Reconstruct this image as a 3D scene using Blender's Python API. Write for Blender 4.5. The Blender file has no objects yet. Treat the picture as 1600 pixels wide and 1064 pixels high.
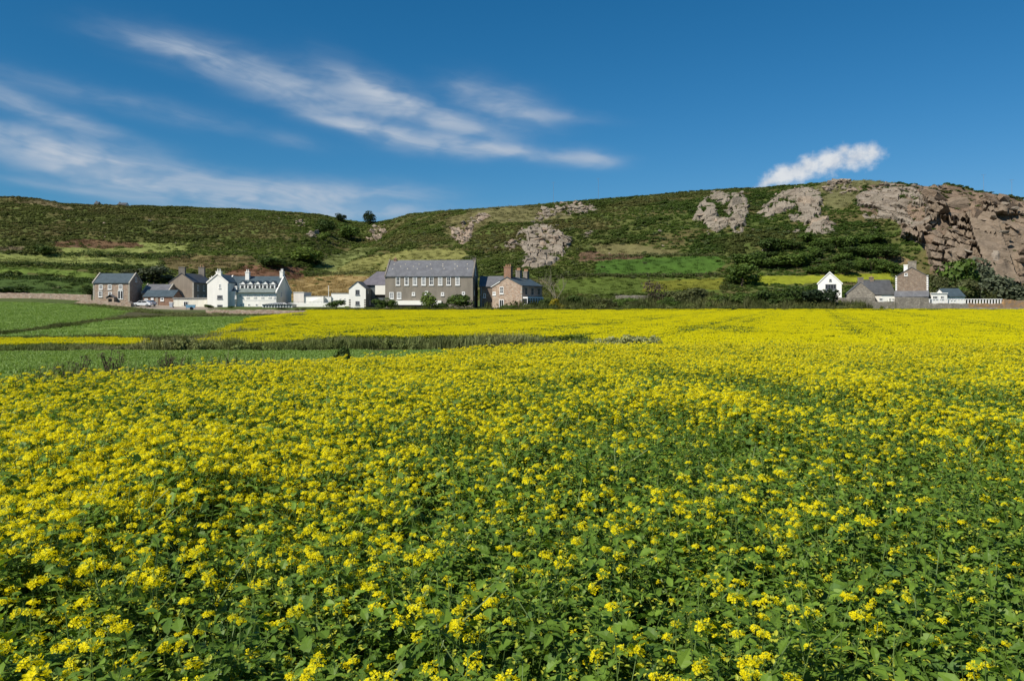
import bpy, bmesh, math, random
import numpy as np
from mathutils import Vector, Matrix, Euler, noise as mnoise

S = bpy.context.scene
COL = S.collection
R = math.radians

# ------------------------------------------------------------------ camera
FOC = 1244.0            # focal length in photograph pixels (1600 wide)
EYE = 1.7
HOR = 475.0             # horizon row in the photograph
cam = bpy.data.cameras.new('camera')
cam.sensor_width = 36.0
cam.lens = 36.0 * FOC / 1600.0
cam.shift_y = -(532.0 - HOR) / 1600.0
cam.clip_start = 0.05
cam.clip_end = 8000
camo = bpy.data.objects.new('camera', cam)
camo.location = (0, 0, EYE)
camo.rotation_euler = (R(90), 0, 0)
COL.objects.link(camo)
S.camera = camo

# ------------------------------------------------------------------ light
SUN_EL, SUN_AZ = R(45), R(228)          # azimuth clockwise from +Y (behind, to the left)
sd = Vector((math.sin(SUN_AZ) * math.cos(SUN_EL), math.cos(SUN_AZ) * math.cos(SUN_EL), math.sin(SUN_EL)))
sl = bpy.data.lights.new('sun', 'SUN')
sl.energy = 5.0
sl.angle = R(0.53)
sl.color = (1.0, 0.93, 0.81)
so = bpy.data.objects.new('sun', sl)
so.rotation_euler = sd.to_track_quat('Z', 'Y').to_euler()
COL.objects.link(so)

W = bpy.data.worlds.new('World')
S.world = W
W.use_nodes = True
SKY_STRENGTH = 0.10
SKY_GAIN, SKY_GAMMA = (.0735, .473, .71), (1.8, 1.0, 0.97)      # polarising-filter tint, the same over the whole dome
S.view_settings.view_transform = 'Standard'
S.view_settings.look = 'None'
S.view_settings.gamma = 1.0
S.view_settings.use_curve_mapping = False
S.view_settings.exposure = 0.30
S.cycles.max_bounces = 6
S.cycles.diffuse_bounces = 3
S.cycles.transmission_bounces = 3
S.cycles.transparent_max_bounces = 4
S.cycles.caustics_reflective = False
S.cycles.caustics_refractive = False
S.cycles.use_denoising = True


class NT:
    """small helper to write node graphs"""
    def __init__(self, tree):
        self.t = tree

    def n(self, typ, **kw):
        nd = self.t.nodes.new(typ)
        for k, v in kw.items():
            setattr(nd, k, v)
        return nd

    def put(self, sock, v):
        if isinstance(v, bpy.types.NodeSocket):
            self.t.links.new(v, sock)
        elif v is not None:
            if hasattr(sock, 'default_value') and not isinstance(v, (int, float)) and len(v) == 3 and sock.type == 'RGBA':
                v = (*v, 1)
            sock.default_value = v

    def m(self, op, a, b=None, c=None, clamp=False):
        nd = self.n('ShaderNodeMath', operation=op, use_clamp=clamp)
        for i, v in enumerate((a, b, c)):
            if v is not None:
                self.put(nd.inputs[i], v)
        return nd.outputs[0]

    def mix(self, f, a, b, blend='MIX', clamp=False):
        nd = self.n('ShaderNodeMix', data_type='RGBA', blend_type=blend, clamp_result=clamp)
        self.put(nd.inputs[0], f); self.put(nd.inputs[6], a); self.put(nd.inputs[7], b)
        return nd.outputs[2]

    def noise(self, vec, scale, detail=3, rough=0.55, dist=0.0, out=0):
        nd = self.n('ShaderNodeTexNoise')
        if vec is not None:
            self.put(nd.inputs['Vector'], vec)
        nd.inputs['Scale'].default_value = scale
        nd.inputs['Detail'].default_value = detail
        nd.inputs['Roughness'].default_value = rough
        nd.inputs['Distortion'].default_value = dist
        return nd.outputs[out]

    def ramp(self, f, stops, interp='LINEAR'):
        nd = self.n('ShaderNodeValToRGB')
        cr = nd.color_ramp
        cr.interpolation = interp
        while len(cr.elements) < len(stops):
            cr.elements.new(0.5)
        for e, (p, c) in zip(cr.elements, stops):
            e.position = p
            e.color = (c, c, c, 1) if isinstance(c, (int, float)) else (*c, 1)
        self.put(nd.inputs[0], f)
        return nd.outputs[0]

    def maprange(self, v, a, b, c=0.0, d=1.0, smooth=True):
        nd = self.n('ShaderNodeMapRange')
        nd.interpolation_type = 'SMOOTHSTEP' if smooth else 'LINEAR'
        self.put(nd.inputs[0], v)
        for i, x in enumerate((a, b, c, d)):
            nd.inputs[i + 1].default_value = x
        return nd.outputs[0]

    def comb(self, x, y, z):
        nd = self.n('ShaderNodeCombineXYZ')
        for i, v in enumerate((x, y, z)):
            self.put(nd.inputs[i], v)
        return nd.outputs[0]


def build_world():
    t = W.node_tree
    t.nodes.clear()
    g = NT(t)
    out = g.n('ShaderNodeOutputWorld')
    bg = g.n('ShaderNodeBackground')
    sky = g.n('ShaderNodeTexSky', sky_type='NISHITA')
    sky.sun_disc = False
    sky.sun_elevation = SUN_EL
    sky.sun_rotation = SUN_AZ
    sky.altitude = 0
    sky.air_density = 1.0
    sky.dust_density = 0.15
    sky.ozone_density = 2.2
    # polarised, saturated sky: one uniform grade over the whole dome
    gm = g.n('ShaderNodeGamma'); gm.inputs[1].default_value = 1.0
    g.put(gm.inputs[0], sky.outputs[0])
    sc_ = g.n('ShaderNodeSeparateColor'); g.put(sc_.inputs[0], gm.outputs[0])
    cc_ = g.n('ShaderNodeCombineColor')
    for i_ in range(3):
        g.put(cc_.inputs[i_], g.m('MULTIPLY', g.m('POWER', sc_.outputs[i_], SKY_GAMMA[i_]), SKY_GAIN[i_]))
    skyc = cc_.outputs[0]

    tc = g.n('ShaderNodeTexCoord')
    sep = g.n('ShaderNodeSeparateXYZ')
    g.put(sep.inputs[0], tc.outputs['Generated'])
    x, y, z = sep.outputs
    az = g.m('ARCTAN2', x, y)
    el = g.m('ARCSINE', z)

    def ae(px, py):
        u = (px - 800) / FOC; v = (HOR - py) / FOC
        return math.atan(u), math.atan(v / math.sqrt(1 + u * u))

    # warp of the coordinates so that no streak has a ruler-made outline
    wv = g.comb(az, g.m('MULTIPLY', el, 3.0), 0.0)
    w1 = g.noise(wv, 9.0, 3, 0.55, 0.0, 1)
    sw = g.n('ShaderNodeSeparateXYZ'); g.put(sw.inputs[0], w1)
    azw = g.m('ADD', az, g.m('MULTIPLY', g.m('SUBTRACT', sw.outputs[0], 0.5), 0.05))
    elw = g.m('ADD', el, g.m('MULTIPLY', g.m('SUBTRACT', sw.outputs[1], 0.5), 0.016))
    sm_ = []
    # (px, py, half-length, half-width, tilt in degrees (down to the right), strength)
    st = [(300, 82, 95, 20, 6, .42), (260, 70, 60, 12, 2, .30), (400, 118, 120, 24, 14, .50), (500, 158, 120, 26, 12, .42),
          (590, 150, 85, 26, 22, .80), (640, 170, 90, 16, 18, .55), (715, 192, 75, 15, 16, .50), (785, 168, 72, 27, 16, .78), (740, 138, 40, 12, 10, .40), (860, 182, 70, 9, 6, .28),
          (550, 196, 62, 10, 9, .78), (610, 208, 60, 8, 12, .5), (690, 226, 100, 16, 6, .72), (790, 236, 90, 12, 6, .60), (925, 248, 42, 11, 6, .62), (870, 242, 50, 7, 4, .35),
          (40, 165, 120, 14, 18, .42), (110, 188, 70, 9, 14, .40), (190, 160, 200, 16, 8, .20), (460, 222, 36, 9, 12, .28),
          (40, 222, 120, 20, 2, .62), (110, 242, 150, 18, 10, .75), (190, 272, 130, 23, 10, .84), (300, 296, 140, 24, 8, .92), (410, 306, 120, 24, 4, .80), (510, 308, 90, 20, 0, .74),
          (120, 292, 110, 7, 4, .50), (620, 298, 80, 16, 2, .42), (590, 328, 150, 12, 0, .45), (400, 330, 160, 10, 0, .40)]
    for px, py, a, b, ang, k in st:
        c0, e0 = ae(px, py)
        th = -R(ang)
        ca, sa = math.cos(th), math.sin(th)
        dx = g.m('SUBTRACT', azw, c0); dy = g.m('SUBTRACT', elw, e0)
        p = g.m('ADD', g.m('MULTIPLY', dx, ca * FOC / a), g.m('MULTIPLY', dy, sa * FOC / a))
        q = g.m('ADD', g.m('MULTIPLY', dx, -sa * FOC / b), g.m('MULTIPLY', dy, ca * FOC / b))
        d2 = g.m('ADD', g.m('MULTIPLY', p, p), g.m('MULTIPLY', q, q))
        s = g.m('MULTIPLY', g.m('POWER', 2.718, g.m('MULTIPLY', d2, -1.15)), k)
        sm_.append(s)
    tot = sm_[0]
    for s in sm_[1:]:
        # screen-like sum
        tot = g.m('SUBTRACT', g.m('ADD', tot, s), g.m('MULTIPLY', tot, s))
    # fibres along the streaks
    ca, sa = math.cos(-R(11)), math.sin(-R(11))
    fp = g.m('ADD', g.m('MULTIPLY', azw, ca), g.m('MULTIPLY', el, sa))
    fq = g.m('ADD', g.m('MULTIPLY', azw, -sa), g.m('MULTIPLY', elw, ca))
    fv = g.comb(g.m('MULTIPLY', fp, 5.0), g.m('MULTIPLY', fq, 34.0), 0.3)
    fib = g.noise(fv, 1.0, 5, 0.6, 0.6)
    fibm = g.maprange(fib, 0.28, 0.68, 0.45, 1.1)
    lump = g.noise(g.comb(g.m('MULTIPLY', azw, 16.0), g.m('MULTIPLY', elw, 38.0), 2.0), 1.0, 3, 0.5)
    fibm = g.m('MULTIPLY', fibm, g.maprange(lump, .32, .6, .45, 1.08))
    cir = g.m('MULTIPLY', tot, fibm)
    # the rest of the dome carries the same thin cirrus
    gv = g.comb(g.m('MULTIPLY', fp, 1.6), g.m('MULTIPLY', fq, 7.0), 4.7)
    gen = g.maprange(g.noise(gv, 1.0, 4, 0.6, 0.5), 0.52, 0.8, 0.0, 0.6)
    away = g.maprange(g.m('ABSOLUTE', az), 0.62, 0.95, 0.0, 1.0)
    high = g.maprange(el, 0.36, 0.5, 0.0, 1.0)
    gen = g.m('MULTIPLY', gen, g.m('MAXIMUM', away, high))
    cir = g.m('MAXIMUM', cir, gen)
    # small cumulus behind the hill
    cv = g.comb(g.m('MULTIPLY', az, 42), g.m('MULTIPLY', el, 50), 1.0)
    cn = g.noise(cv, 1.0, 5, 0.6)
    ctot = None
    for px, py, a, b, ang in [(1238, 271, 48, 20, -12), (1262, 260, 26, 18, -20), (1205, 284, 26, 9, -15), (1300, 253, 38, 20, -18), (1338, 246, 40, 20, -8), (1319, 234, 12, 13, 0), (1362, 239, 15, 16, 0)]:
        c0, e0 = ae(px, py)
        th = -R(ang)
        c_, s_ = math.cos(th), math.sin(th)
        dx = g.m('SUBTRACT', az, c0); dy = g.m('SUBTRACT', el, e0)
        p = g.m('ADD', g.m('MULTIPLY', dx, c_ * FOC / a), g.m('MULTIPLY', dy, s_ * FOC / a))
        q = g.m('ADD', g.m('MULTIPLY', dx, -s_ * FOC / b), g.m('MULTIPLY', dy, c_ * FOC / b))
        d = g.m('SQRT', g.m('ADD', g.m('MULTIPLY', p, p), g.m('MULTIPLY', q, q)))
        s = g.m('SUBTRACT', 1.10, d)
        ctot = s if ctot is None else g.m('SMOOTH_MAX', ctot, s, 0.45)
    cum = g.maprange(g.m('ADD', ctot, g.m('MULTIPLY', g.m('SUBTRACT', cn, 0.5), 1.7)), 0.0, 0.95, 0.0, 0.95)
    cumc = g.mix(g.maprange(cn, 0.35, 0.65), (4.6, 5.0, 5.6), (6.0, 6.2, 6.4))
    cl = g.mix(cir, skyc, (3.9, 4.45, 5.2))
    cl = g.mix(cum, cl, cumc)
    g.put(bg.inputs[0], cl)
    bg.inputs[1].default_value = SKY_STRENGTH
    t.links.new(bg.outputs[0], out.inputs[0])


build_world()

# ------------------------------------------------------------------ helpers
rng = np.random.default_rng(11)
random.seed(11)


def link(o, parent=None):
    COL.objects.link(o)
    if parent is not None:
        o.parent = parent
    return o


def tag(o, label=None, cat=None, group=None, kind=None):
    if label: o['label'] = label
    if cat: o['category'] = cat
    if group: o['group'] = group
    if kind: o['kind'] = kind
    return o


def empty(name, loc, rz=0.0):
    o = bpy.data.objects.new(name, None)
    o.empty_display_size = 0.2
    o.location = loc
    o.rotation_euler = (0, 0, rz)
    return link(o)


def mesh_np(name, v, f, mats=(), midx=None, smooth=False):
    me = bpy.data.meshes.new(name)
    me.from_pydata([tuple(a) for a in v] if not isinstance(v, list) else v, [], f if isinstance(f, list) else f.tolist())
    for m in mats:
        me.materials.append(m)
    if midx is not None:
        me.polygons.foreach_set('material_index', np.asarray(midx, dtype=np.int32))
    if smooth:
        me.polygons.foreach_set('use_smooth', [True] * len(me.polygons))
    me.update()
    return me


class MB:
    """collects boxes, prisms and tubes into one mesh"""
    def __init__(self):
        self.v = []; self.f = []; self.mi = []

    def add(self, vs, fs, mi=0):
        b = len(self.v)
        self.v += [tuple(p) for p in vs]
        self.f += [tuple(i + b for i in q) for q in fs]
        self.mi += [mi] * len(fs)
        return self

    def box(self, x0, x1, y0, y1, z0, z1, mi=0):
        vs = [(x0, y0, z0), (x1, y0, z0), (x1, y1, z0), (x0, y1, z0), (x0, y0, z1), (x1, y0, z1), (x1, y1, z1), (x0, y1, z1)]
        return self.add(vs, [(0, 3, 2, 1), (4, 5, 6, 7), (0, 1, 5, 4), (1, 2, 6, 5), (2, 3, 7, 6), (3, 0, 4, 7)], mi)

    def prism(self, prof, y0, y1, mi=0, axis='y'):
        """profile of (a, z) points extruded along y (or along x with axis='x')"""
        n = len(prof)
        if axis == 'y':
            vs = [(a, y0, z) for a, z in prof] + [(a, y1, z) for a, z in prof]
        else:
            vs = [(y0, a, z) for a, z in prof] + [(y1, a, z) for a, z in prof]
        fs = [tuple(range(n)), tuple(range(2 * n - 1, n - 1, -1))]
        fs += [(i, i + n, (i + 1) % n + n, (i + 1) % n) for i in range(n)]
        return self.add(vs, fs, mi)

    def tube(self, p0, p1, r0, r1, n=6, mi=0, cap=True):
        p0 = Vector(p0); p1 = Vector(p1)
        d = (p1 - p0)
        if d.length < 1e-6: return self
        d.normalize()
        a = d.orthogonal().normalized(); b = d.cross(a)
        vs = []
        for p, r in ((p0, r0), (p1, r1)):
            for i in range(n):
                t = 2 * math.pi * i / n
                vs.append(p + a * (r * math.cos(t)) + b * (r * math.sin(t)))
        fs = [(i, (i + 1) % n, (i + 1) % n + n, i + n) for i in range(n)]
        if cap:
            fs += [tuple(range(n - 1, -1, -1)), tuple(range(n, 2 * n))]
        return self.add(vs, fs, mi)

    def mesh(self, name, mats, smooth=False, fix=True):
        me = bpy.data.meshes.new(name)
        me.from_pydata(self.v, [], self.f)
        for m in (mats if isinstance(mats, (list, tuple)) else [mats]):
            me.materials.append(m)
        me.polygons.foreach_set('material_index', self.mi)
        if fix:
            bm = bmesh.new(); bm.from_mesh(me)
            bmesh.ops.recalc_face_normals(bm, faces=bm.faces)
            bm.to_mesh(me); bm.free()
        if smooth:
            me.polygons.foreach_set('use_smooth', [True] * len(me.polygons))
        me.update()
        return me

    def build(self, name, mats, parent=None, smooth=False, fix=True):
        return link(bpy.data.objects.new(name, self.mesh(name, mats, smooth, fix)), parent)


def inst(name, me, parent=None, loc=(0, 0, 0), rot=(0, 0, 0), scl=(1, 1, 1)):
    o = bpy.data.objects.new(name, me)
    o.location = loc; o.rotation_euler = rot; o.scale = scl
    return link(o, parent)


# value noise in numpy
_perm = np.random.default_rng(5).random((256, 256))


def vnoise(x, y):
    xi = np.floor(x).astype(int); yi = np.floor(y).astype(int)
    fx = x - xi; fy = y - yi
    fx = fx * fx * (3 - 2 * fx); fy = fy * fy * (3 - 2 * fy)
    a = _perm[xi % 256, yi % 256]; b = _perm[(xi + 1) % 256, yi % 256]
    c = _perm[xi % 256, (yi + 1) % 256]; d = _perm[(xi + 1) % 256, (yi + 1) % 256]
    return (a * (1 - fx) + b * fx) * (1 - fy) + (c * (1 - fx) + d * fx) * fy


def fbm(x, y, oct=4, gain=0.5):
    s = 0; a = 1; t = 0
    for i in range(oct):
        s = s + a * vnoise(x * 2 ** i + 17.3 * i, y * 2 ** i + 9.1 * i); t += a; a *= gain
    return s / t


def sstep(a, b, x):
    t = np.clip((np.asarray(x, float) - a) / (b - a), 0, 1)
    return t * t * (3 - 2 * t)


# ------------------------------------------------------------------ the lie of the land
RIDGE_PX = [-900, -300, 0, 60, 100, 200, 300, 400, 500, 540, 575, 600, 640, 700, 800, 900, 1000, 1100, 1200, 1280, 1350, 1400, 1500, 1560, 1600, 1800, 2400]
RIDGE_PY = [330, 312, 308, 310, 316, 321, 323, 326, 333, 343, 347, 344, 332, 326, 320, 312, 304, 295, 289, 281, 278, 283, 294, 305, 315, 350, 420]
RIDGE_Y = [560, 540, 520, 515, 510, 505, 500, 490, 480, 480, 480, 470, 440, 430, 410, 400, 395, 385, 372, 362, 352, 346, 335, 330, 328, 320, 310]
YB = 225.0


def near_z(u, y):
    z = np.interp(y, [-100, 15, 22, 30, 45, 70, 110, 150, 166, 176, 190, 210, 225], [0, 0, -.17, -.45, -.65, -.6, -.45, -.32, -.28, .2, .72, 1.3, 2.6])
    left = sstep(-.20, -.33, u)
    z = z - 0.72 * left * sstep(36, 52, y) * sstep(100, 68, y)
    z = z + 2.0 * sstep(-.40, -.62, u) * sstep(95, 195, y)
    return z


def height(x, y):
    x = np.asarray(x, float); y = np.asarray(y, float)
    ys = np.maximum(y, 12.0)
    u = x / ys
    px = 800 + FOC * u
    zn = near_z(u, np.minimum(y, YB))
    zn = zn + (fbm(x * .12, y * .12, 3) - .5) * .12 * sstep(20, 60, y) * sstep(220, 170, y)
    yr = np.interp(px, RIDGE_PX, RIDGE_Y)
    ry = np.interp(px, RIDGE_PX, RIDGE_PY)
    zr = EYE + (HOR - ry) * yr / FOC - 0.9
    s = (y - YB) / (yr - YB)
    sc = np.clip(s, 0, 1)
    g = 0.62 * sc + 0.38 * sc * sc * (3 - 2 * sc)
    cl = sstep(1380, 1470, px)
    gc = 0.30 * sstep(0.10, 0.36, sc) + 0.36 * sstep(.30, .62, sc) + 0.34 * sc
    # tilted ledges and faces of the cliff
    st = gc * 11 + (px - 1500) * .012 + 2.2 * fbm(x / 16 + 2, y / 14, 3) + .9 * vnoise(x / 4.5, y / 4.5)
    fr = st - np.floor(st)
    gc = gc + (sstep(.45, .95, fr) - fr) / 11 * .95 * sstep(.04, .15, sc) * sstep(1.0, .9, sc)
    g = g * (1 - cl) + gc * cl
    zh = zn + (zr - zn) * g
    # gully between the two hills and rough ground
    gx = np.interp(sc, [0, .2, .6, 1], [430, 470, 545, 578])
    zh = zh - 5.5 * np.exp(-((px - gx) / 48) ** 2) * sstep(0.05, .3, sc) * sstep(1.0, .8, sc)
    amp = sstep(0.0, .25, s) * (1 - .85 * sstep(.82, 1.0, s))
    zh = zh + (fbm(x / 45 + 3, y / 30, 3) - .5) * 7.0 * amp + (fbm(x / 11, y / 8 + 7, 3) - .5) * 2.2 * amp
    # terraces on the lower left slope
    ter = sstep(520, 440, px) * sstep(0.0, .06, s) * sstep(.46, .36, s)
    tz = np.abs(((zh / 4.2) % 1.0) - .5) * 2
    zh = zh + ter * (tz - .5) * 1.2
    # rocky crags lift out of the slope
    over = np.maximum(y - yr, 0)
    zh = zh - over * 0.10 - np.minimum(over, 40) ** 2 * .0008
    zh = np.maximum(zh, -2)
    return np.where(y > YB, zh, zn)


def hz(x, y):
    return float(height(np.array([x]), np.array([y]))[0])


def bx(px, y): return (px - 800) * y / FOC
def bz(py, y): return EYE - (py - HOR) * y / FOC


# where a line of sight meets the hillside (used to lay out crags and fields as measured from the photograph)
_pxs = np.arange(-300, 1901, 2.0)
_ys = np.arange(216, 580, 1.0)
_PX, _Y = np.meshgrid(_pxs, _ys, indexing='ij')
_Z = height((_PX - 800) * _Y / FOC, _Y)
_PY = HOR - FOC * (_Z - EYE) / _Y
_PYm = np.minimum.accumulate(_PY, axis=1)


def on_hill(px, py):
    i = int(np.clip(round((px - _pxs[0]) / 2), 0, len(_pxs) - 1))
    py = max(py, _PYm[i, -1] + 2.5)
    j = int(np.searchsorted(-_PYm[i], -py))
    j = min(j, len(_ys) - 1)
    y = _ys[j]
    x = bx(px, y)
    return x, y, hz(x, y)


def in_poly(px, py, poly):
    px = np.asarray(px, float); py = np.asarray(py, float)
    c = np.zeros(px.shape, bool)
    n = len(poly)
    for i in range(n):
        x0, y0 = poly[i]; x1, y1 = poly[(i + 1) % n]
        if y0 == y1: continue
        k = ((y0 > py) != (y1 > py)) & (px < (x1 - x0) * (py - y0) / (y1 - y0) + x0)
        c ^= k
    return c


# ------------------------------------------------------------------ materials
def newmat(name):
    m = bpy.data.materials.new(name)
    m.use_nodes = True
    m.node_tree.nodes.clear()
    g = NT(m.node_tree)
    out = g.n('ShaderNodeOutputMaterial')
    return m, g, out


def pbsdf(g, out, col, rough=.7, spec=.3, normal=None, metal=0.0):
    p = g.n('ShaderNodeBsdfPrincipled')
    g.put(p.inputs['Base Color'], col)
    g.put(p.inputs['Roughness'], rough)
    p.inputs['Specular IOR Level'].default_value = spec
    p.inputs['Metallic'].default_value = metal
    if normal is not None:
        g.put(p.inputs['Normal'], normal)
    g.t.links.new(p.outputs[0], out.inputs[0])
    return p


def bump(g, h, strength=.5, dist=.05):
    b = g.n('ShaderNodeBump')
    b.inputs['Strength'].default_value = strength
    b.inputs['Distance'].default_value = dist
    g.put(b.inputs['Height'], h)
    return b.outputs[0]


def simple(name, c, c2=None, scale=2.0, rough=.7, spec=.3, bmp=0.0, bdist=.02, metal=0.0, detail=5):
    m, g, out = newmat(name)
    tc = g.n('ShaderNodeTexCoord').outputs['Object']
    if 'render' in name or 'dash' in name or 'cement' in name:
        mp = g.n('ShaderNodeMapping'); mp.inputs['Scale'].default_value = (1.6, 1.6, .45)
        g.put(mp.inputs[0], tc); tc = mp.outputs[0]
    nz = g.noise(tc, scale, detail, .6)
    c2 = c2 or tuple(v * .7 for v in c)
    col = g.mix(g.maprange(nz, .32, .68), c2, c)
    nrm = bump(g, g.noise(tc, scale * 4, 4, .6), bmp, bdist) if bmp else None
    pbsdf(g, out, col, rough, spec, nrm, metal)
    return m


def leafmat(name, c, c2, trans=.3, rough=.5, spec=.35, tint=False, rnd=.5, back=None):
    """thin leaves and petals: colour varies between instances, light passes through"""
    m, g, out = newmat(name)
    oi = g.n('ShaderNodeObjectInfo')
    geo = g.n('ShaderNodeNewGeometry')
    f = g.m('ADD', g.m('MULTIPLY', oi.outputs['Random'], rnd), g.m('MULTIPLY', geo.outputs['Random Per Island'], 1 - rnd))
    col = g.mix(f, c2, c)
    if tint:
        at = g.n('ShaderNodeAttribute', attribute_type='INSTANCER', attribute_name='tint')
        col = g.mix(1.0, col, at.outputs['Color'], 'MULTIPLY')
    p = g.n('ShaderNodeBsdfPrincipled')
    g.put(p.inputs['Base Color'], col)
    p.inputs['Roughness'].default_value = rough
    p.inputs['Specular IOR Level'].default_value = spec
    tr = g.n('ShaderNodeBsdfTranslucent')
    g.put(tr.inputs[0], g.mix(1.0, col, back or (1.3, 1.25, .6), 'MULTIPLY'))
    mx = g.n('ShaderNodeMixShader')
    mx.inputs[0].default_value = trans
    g.t.links.new(p.outputs[0], mx.inputs[1]); g.t.links.new(tr.outputs[0], mx.inputs[2])
    g.t.links.new(mx.outputs[0], out.inputs[0])
    return m


def stonemat(name, cols, mortar, scale=2.2, flat=1.8):
    m, g, out = newmat(name)
    tc = g.n('ShaderNodeTexCoord').outputs['Object']
    mp = g.n('ShaderNodeMapping'); mp.inputs['Scale'].default_value = (1, 1, flat)
    g.put(mp.inputs[0], tc)
    vo = g.n('ShaderNodeTexVoronoi'); vo.inputs['Scale'].default_value = scale
    g.put(vo.inputs['Vector'], mp.outputs[0])
    vd = g.n('ShaderNodeTexVoronoi', feature='DISTANCE_TO_EDGE'); vd.inputs['Scale'].default_value = scale
    g.put(vd.inputs['Vector'], mp.outputs[0])
    sp = g.n('ShaderNodeSeparateColor'); g.put(sp.inputs[0], vo.outputs['Color'])
    st = [(i / max(1, len(cols) - 1), c) for i, c in enumerate(cols)]
    col = g.ramp(sp.outputs[0], st)
    col = g.mix(g.maprange(g.noise(tc, 1.1, 4), .3, .7, 0, .45), col, tuple(.55 * v for v in cols[0]))
    joint = g.maprange(vd.outputs[0], 0.0, .09, 1, 0)
    col = g.mix(joint, col, mortar)
    nrm = bump(g, g.m('SUBTRACT', g.noise(tc, 6, 3), joint), .6, .05)
    pbsdf(g, out, col, .9, .15, nrm)
    return m


def slatemat(name, c, c2, course=.28):
    m, g, out = newmat(name)
    tc = g.n('ShaderNodeTexCoord').outputs['Object']
    sp = g.n('ShaderNodeSeparateXYZ'); g.put(sp.inputs[0], tc)
    br = g.n('ShaderNodeTexBrick')
    g.put(br.inputs['Vector'], g.comb(g.m('ADD', sp.outputs[0], sp.outputs[1]), g.m('MULTIPLY', sp.outputs[2], 1.3), 0))
    br.inputs['Scale'].default_value = 1.0
    br.inputs['Brick Width'].default_value = .36
    br.inputs['Row Height'].default_value = course
    br.inputs['Mortar Size'].default_value = .015
    br.inputs['Color1'].default_value = (*c, 1); br.inputs['Color2'].default_value = (*c2, 1)
    br.inputs['Mortar'].default_value = (*[v * .45 for v in c], 1)
    col = g.mix(g.maprange(g.noise(tc, .8, 4), .35, .7, 0, .5), br.outputs[0], tuple(v * 1.35 for v in c))
    nrm = bump(g, br.outputs['Fac'], -.4, .02)
    pbsdf(g, out, col, .55, .4, nrm)
    return m


def rockmat(name, a, b, c, lichen=(.26, .235, .18)):
    m, g, out = newmat(name)
    geo = g.n('ShaderNodeNewGeometry')
    oi = g.n('ShaderNodeObjectInfo')
    pos = geo.outputs['Position']
    mp = g.n('ShaderNodeMapping'); mp.inputs['Scale'].default_value = (1, 1, 2.6); mp.inputs['Rotation'].default_value = (.25, .35, 0)
    g.put(mp.inputs[0], pos)
    n1 = g.noise(mp.outputs[0], .22, 6, .62)
    n2 = g.noise(mp.outputs[0], 1.3, 5, .65)
    col = g.mix(g.maprange(n1, .36, .62), a, b)
    col = g.mix(g.maprange(n2, .5, .72, 0, .7), col, c)
    col = g.mix(g.m('MULTIPLY', oi.outputs['Random'], .3), col, lichen)
    col = g.mix(g.maprange(g.noise(pos, .55, 5, .7), .56, .7, 0, .55), col, (.10, .085, .05))
    h = g.m('ADD', g.m('MULTIPLY', g.noise(mp.outputs[0], .9, 6, .7), 1.0), g.m('MULTIPLY', n2, .6))
    pbsdf(g, out, col, .92, .12, bump(g, h, .9, .55))
    return m


def groundmat(name):
    """bare field soil with litter between the crop rows, rougher grass on the banks"""
    m, g, out = newmat(name)
    geo = g.n('ShaderNodeNewGeometry')
    pos = geo.outputs['Position']
    at = g.n('ShaderNodeAttribute', attribute_name='cover')
    n1 = g.noise(pos, .35, 5, .6); n2 = g.noise(pos, 3.0, 5, .65)
    k = g.m('ADD', g.m('MULTIPLY', g.maprange(n1, .3, .7), .45), g.m('MULTIPLY', g.maprange(n2, .3, .7), .55))
    v = g.m('ADD', .6, g.m('MULTIPLY', k, .8))
    col = g.mix(1.0, at.outputs['Color'], g.comb(v, v, v), 'MULTIPLY')
    pbsdf(g, out, col, .95, .1, bump(g, g.m('ADD', n2, g.noise(pos, 14, 3)), .6, .06))
    return m


M = {}
M['leaf'] = leafmat('mustard_leaf', (.185, .300, .036), (.050, .108, .014), .33, .5, .28)
M['bigleaf'] = leafmat('mustard_broad_leaf', (.125, .225, .058), (.070, .140, .032), .30, .42, .4)
M['stem'] = leafmat('mustard_stem', (.13, .20, .045), (.08, .13, .03), .1, .5)
M['petal'] = leafmat('mustard_petal', (.92, .82, .010), (.80, .70, .008), .46, .55, .15, back=(1.1, 1.05, .5))
M['bud'] = leafmat('mustard_bud', (.46, .46, .04), (.28, .34, .035), .2, .5, .2)
M['farleaf'] = leafmat('crop_leaf', (.14, .20, .022), (.07, .12, .015), .28, .5, .3)
M['farpetal'] = leafmat('crop_petal', (.72, .67, .008), (.56, .525, .006), .40, .6, .1, back=(1.1, 1.05, .5))
M['seedling'] = leafmat('seedling_leaf', (.19, .29, .058), (.150, .24, .046), .28, .5, .3)
M['bush'] = leafmat('heath_leaf', (1, 1, 1), (.62, .66, .58), .22, .7, .1, tint=True, rnd=.55)
M['blade'] = leafmat('grass_blade', (1, 1, 1), (.5, .5, .5), .25, .6, .15, tint=True, rnd=.5)
M['soil'] = groundmat('ground_cover')
M['bark'] = simple('bark', (.11, .085, .06), (.05, .04, .03), 6, .9, .1, .5)
M['paleb'] = simple('pale_branch', (.22, .20, .14), (.13, .12, .085), 6, .85, .1)
for k, a, b in [('tree_dark', (.062, .100, .020), (.030, .052, .013)), ('tree_mid', (.095, .150, .026), (.045, .078, .015)),
                ('tree_light', (.150, .210, .038), (.075, .115, .022)), ('tree_olive', (.105, .118, .042), (.055, .064, .024)),
                ('tree_grey', (.120, .140, .085), (.055, .070, .040)), ('tree_silver', (.38, .39, .17), (.19, .22, .08)),
                ('tree_brown', (.115, .088, .060), (.060, .048, .034)), ('gorse', (.42, .32, .015), (.10, .12, .02)), ('conifer', (.030, .050, .020), (.014, .026, .012))]:
    M[k] = leafmat(k, a, b, .18, .6, .15, rnd=.35)
M['white'] = simple('white_render', (.86, .845, .79), (.79, .775, .72), .6, .8, .2)
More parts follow.
